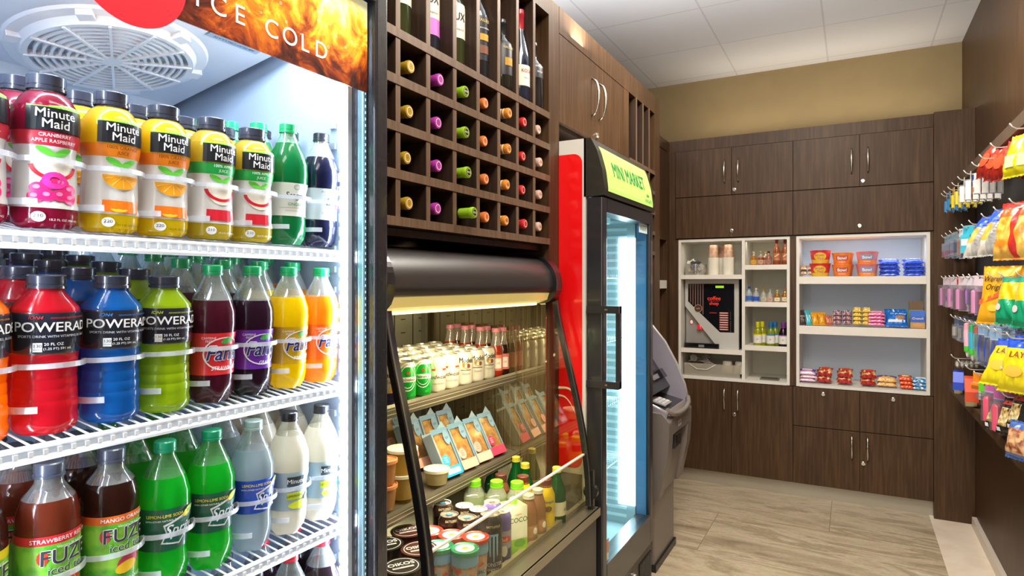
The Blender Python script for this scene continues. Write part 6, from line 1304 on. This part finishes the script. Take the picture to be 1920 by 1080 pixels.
for i, (x, y, z, a) in enumerate(((.440, 2.76, 1.035, -.50), (.50, 2.76, 1.05, -.42), (.466, 2.60, 1.035, -.28))): bagk('ly', lay, ('yellow chip bag with blue top, front, fourth row', 'yellow chip bag with blue top, back, fourth row', 'yellow chip bag at the right edge, fourth row')[i], x, y, z, .70, a)
# fifth row: chains, tape, packets, trail mix
def cds():
    t = thing('earphone_pack', '', 'electronics'); m = MB(); M = Matrix.Rotation(PI/2, 4, 'Y')
    for j in range(5): m.lathe([(.001, .0), (.020, .0), (.020, .006), (.001, .006)], clear('e0dcd8', .25, .1, .3), 18, M=Matrix.Translation((-.022*j, 0, -.022)) @ M); m.lathe([(.001, .0065), (.013, .0065)], pl('e4dcd0', .4), 16, M=Matrix.Translation((-.022*j, 0, -.022)) @ M)
    m.build('discs', t); return t
place('cd', cds, 'row of round clear packs on the far hook of the fifth row', (.470, 3.89, 1.008), R_+.35)
def tape(h, roll):
    def mk():
        t = thing('tape_dispenser', '', 'tape'); M = Matrix.Rotation(PI/2, 4, 'X')
        m = MB(); m.lathe([(.020, -.018), (.040, -.018), (.040, .018), (.020, .018), (.020, -.018)], pl(roll, .4, 0, .3), 26, M=Matrix.Translation((0, 0, -.085)) @ Matrix.Rotation(PI/2, 4, 'X')); m.build('tape_roll', t)
        m = MB(); m.lathe([(.0205, -.022), (.030, -.022), (.030, -.0185), (.0205, -.0185)], pl(h, .35, 0, .4), 24, M=Matrix.Translation((0, 0, -.085)) @ M); m.lathe([(.008, -.024), (.020, -.0215)], pl(h, .35, 0, .4), 24, M=Matrix.Translation((0, 0, -.085)) @ M)
        m.prism([(.006, -.06), (.044, -.078), (.050, -.10), (.055, -.06), (.03, -.01), (-.012, -.005), (-.012, -.055)], -.022, .022, pl(h, .35, 0, .4), 'y'); m.build('dispenser', t); return t
    return mk
place('tb', tape('1c4ad0', 'd0caa8'), 'blue tape dispenser with cream roll at the far end', (.475, 3.92, .955), R_+1.4, None); place('tr', tape('e04a20', 'd8cfa0'), 'larger orange tape dispenser with cream roll', (.472, 3.52, .9775), R_+1.5, None)
for n_i, k in enumerate(('tr',)): PROTO[k].scale = (1.15, 1.15, 1.15)
gl = card('battery_pack', 'stationery', .075, .060, .016, 'e88a1c', 'e8902c', lambda m, f: m.rect(f, -.03, .03, -.055, -.040, pl('b85a1c', .4), .001), 'box'); row('gl', gl, 'orange card pack above the tape dispensers', 3.20, 1.018, 2, .04, rz=.6)
gr = card('gum_pack', 'candy', .060, .060, .016, '6ac83a', 'e8ece4', None, 'slab', 'f0f4ec'); row('gr', gr, 'green and white packet above the orange tape', 3.12, .990, 1, rz=.6)
sz = card('hook_pack', 'stationery', .055, .150, .020, 'c86aa8', 'd8506a', None, 'cyl', 'd0d0e8')
row('sz', sz, 'violet clip pack on the left hook beside the tape', Y5[4], ZH[5]-.005, 3, .036, rz=.6); row('sz', None, 'violet clip pack on the next hook beside the tape', Y5[5]+.04, ZH[5]-.005, 2, .036, rz=.6)
nut = pillow('nut_bag', 'snack', .080, .135, .038, lambda a, b: speckle('mixed_nuts_print', 'c8a468', 'e8dcb0', 55, .35, .5, [(.38, '3a2a20'), (.46, 'b8924c'), (.6, 'e8dcae')]) if (.15 < b < .68 and a < .62) else FOIL('26211f'), lambda m, f: (m.rect(f, -.030, -.014, .010, .022, TX_W, .002), m.rect(f, -.025, .025, .105, .120, pl('b83a38', .4), .0012, 4)), cr=.004, seed=28)
for i, (x, y, z, a) in enumerate(((.448, 2.86, .858, -.40), (.502, 2.855, .862, -.34), (.463, 2.73, .870, -.30), (.525, 2.72, .872, -.26), (.473, 2.61, .905, -.26))): bagk('nt', nut, f'black bag of mixed nuts, {("first from the left", "second from the left", "third from the left", "fourth from the left", "last on the right")[i]}', x, y, z, .60, a)
trl = pillow('nut_bag', 'snack', .10, .125, .045, lambda a, b: speckle('trail_mix_print', '8a4a2c', 'e0b080', 40, .35, .5) if .1 < b < .8 else FOIL('4a6ab0'), None, cr=.004, seed=29)
bagk('tm', trl, 'brown trail mix bag with blue ends, lowest at the right edge', .458, 2.50, .838, .6, -.17, None)
blu = pillow('candy_bag', 'candy', .10, .15, .045, FOIL('1c54d8'), None, cr=.005, seed=30)
for i, (x, y) in enumerate(((.535, 2.90), (.56, 2.68))): bagk('bu', blu, ('plain blue bag behind the nut bags, left', 'plain blue bag behind the nut bags, right')[i], x, y, .93, .6, -.15)
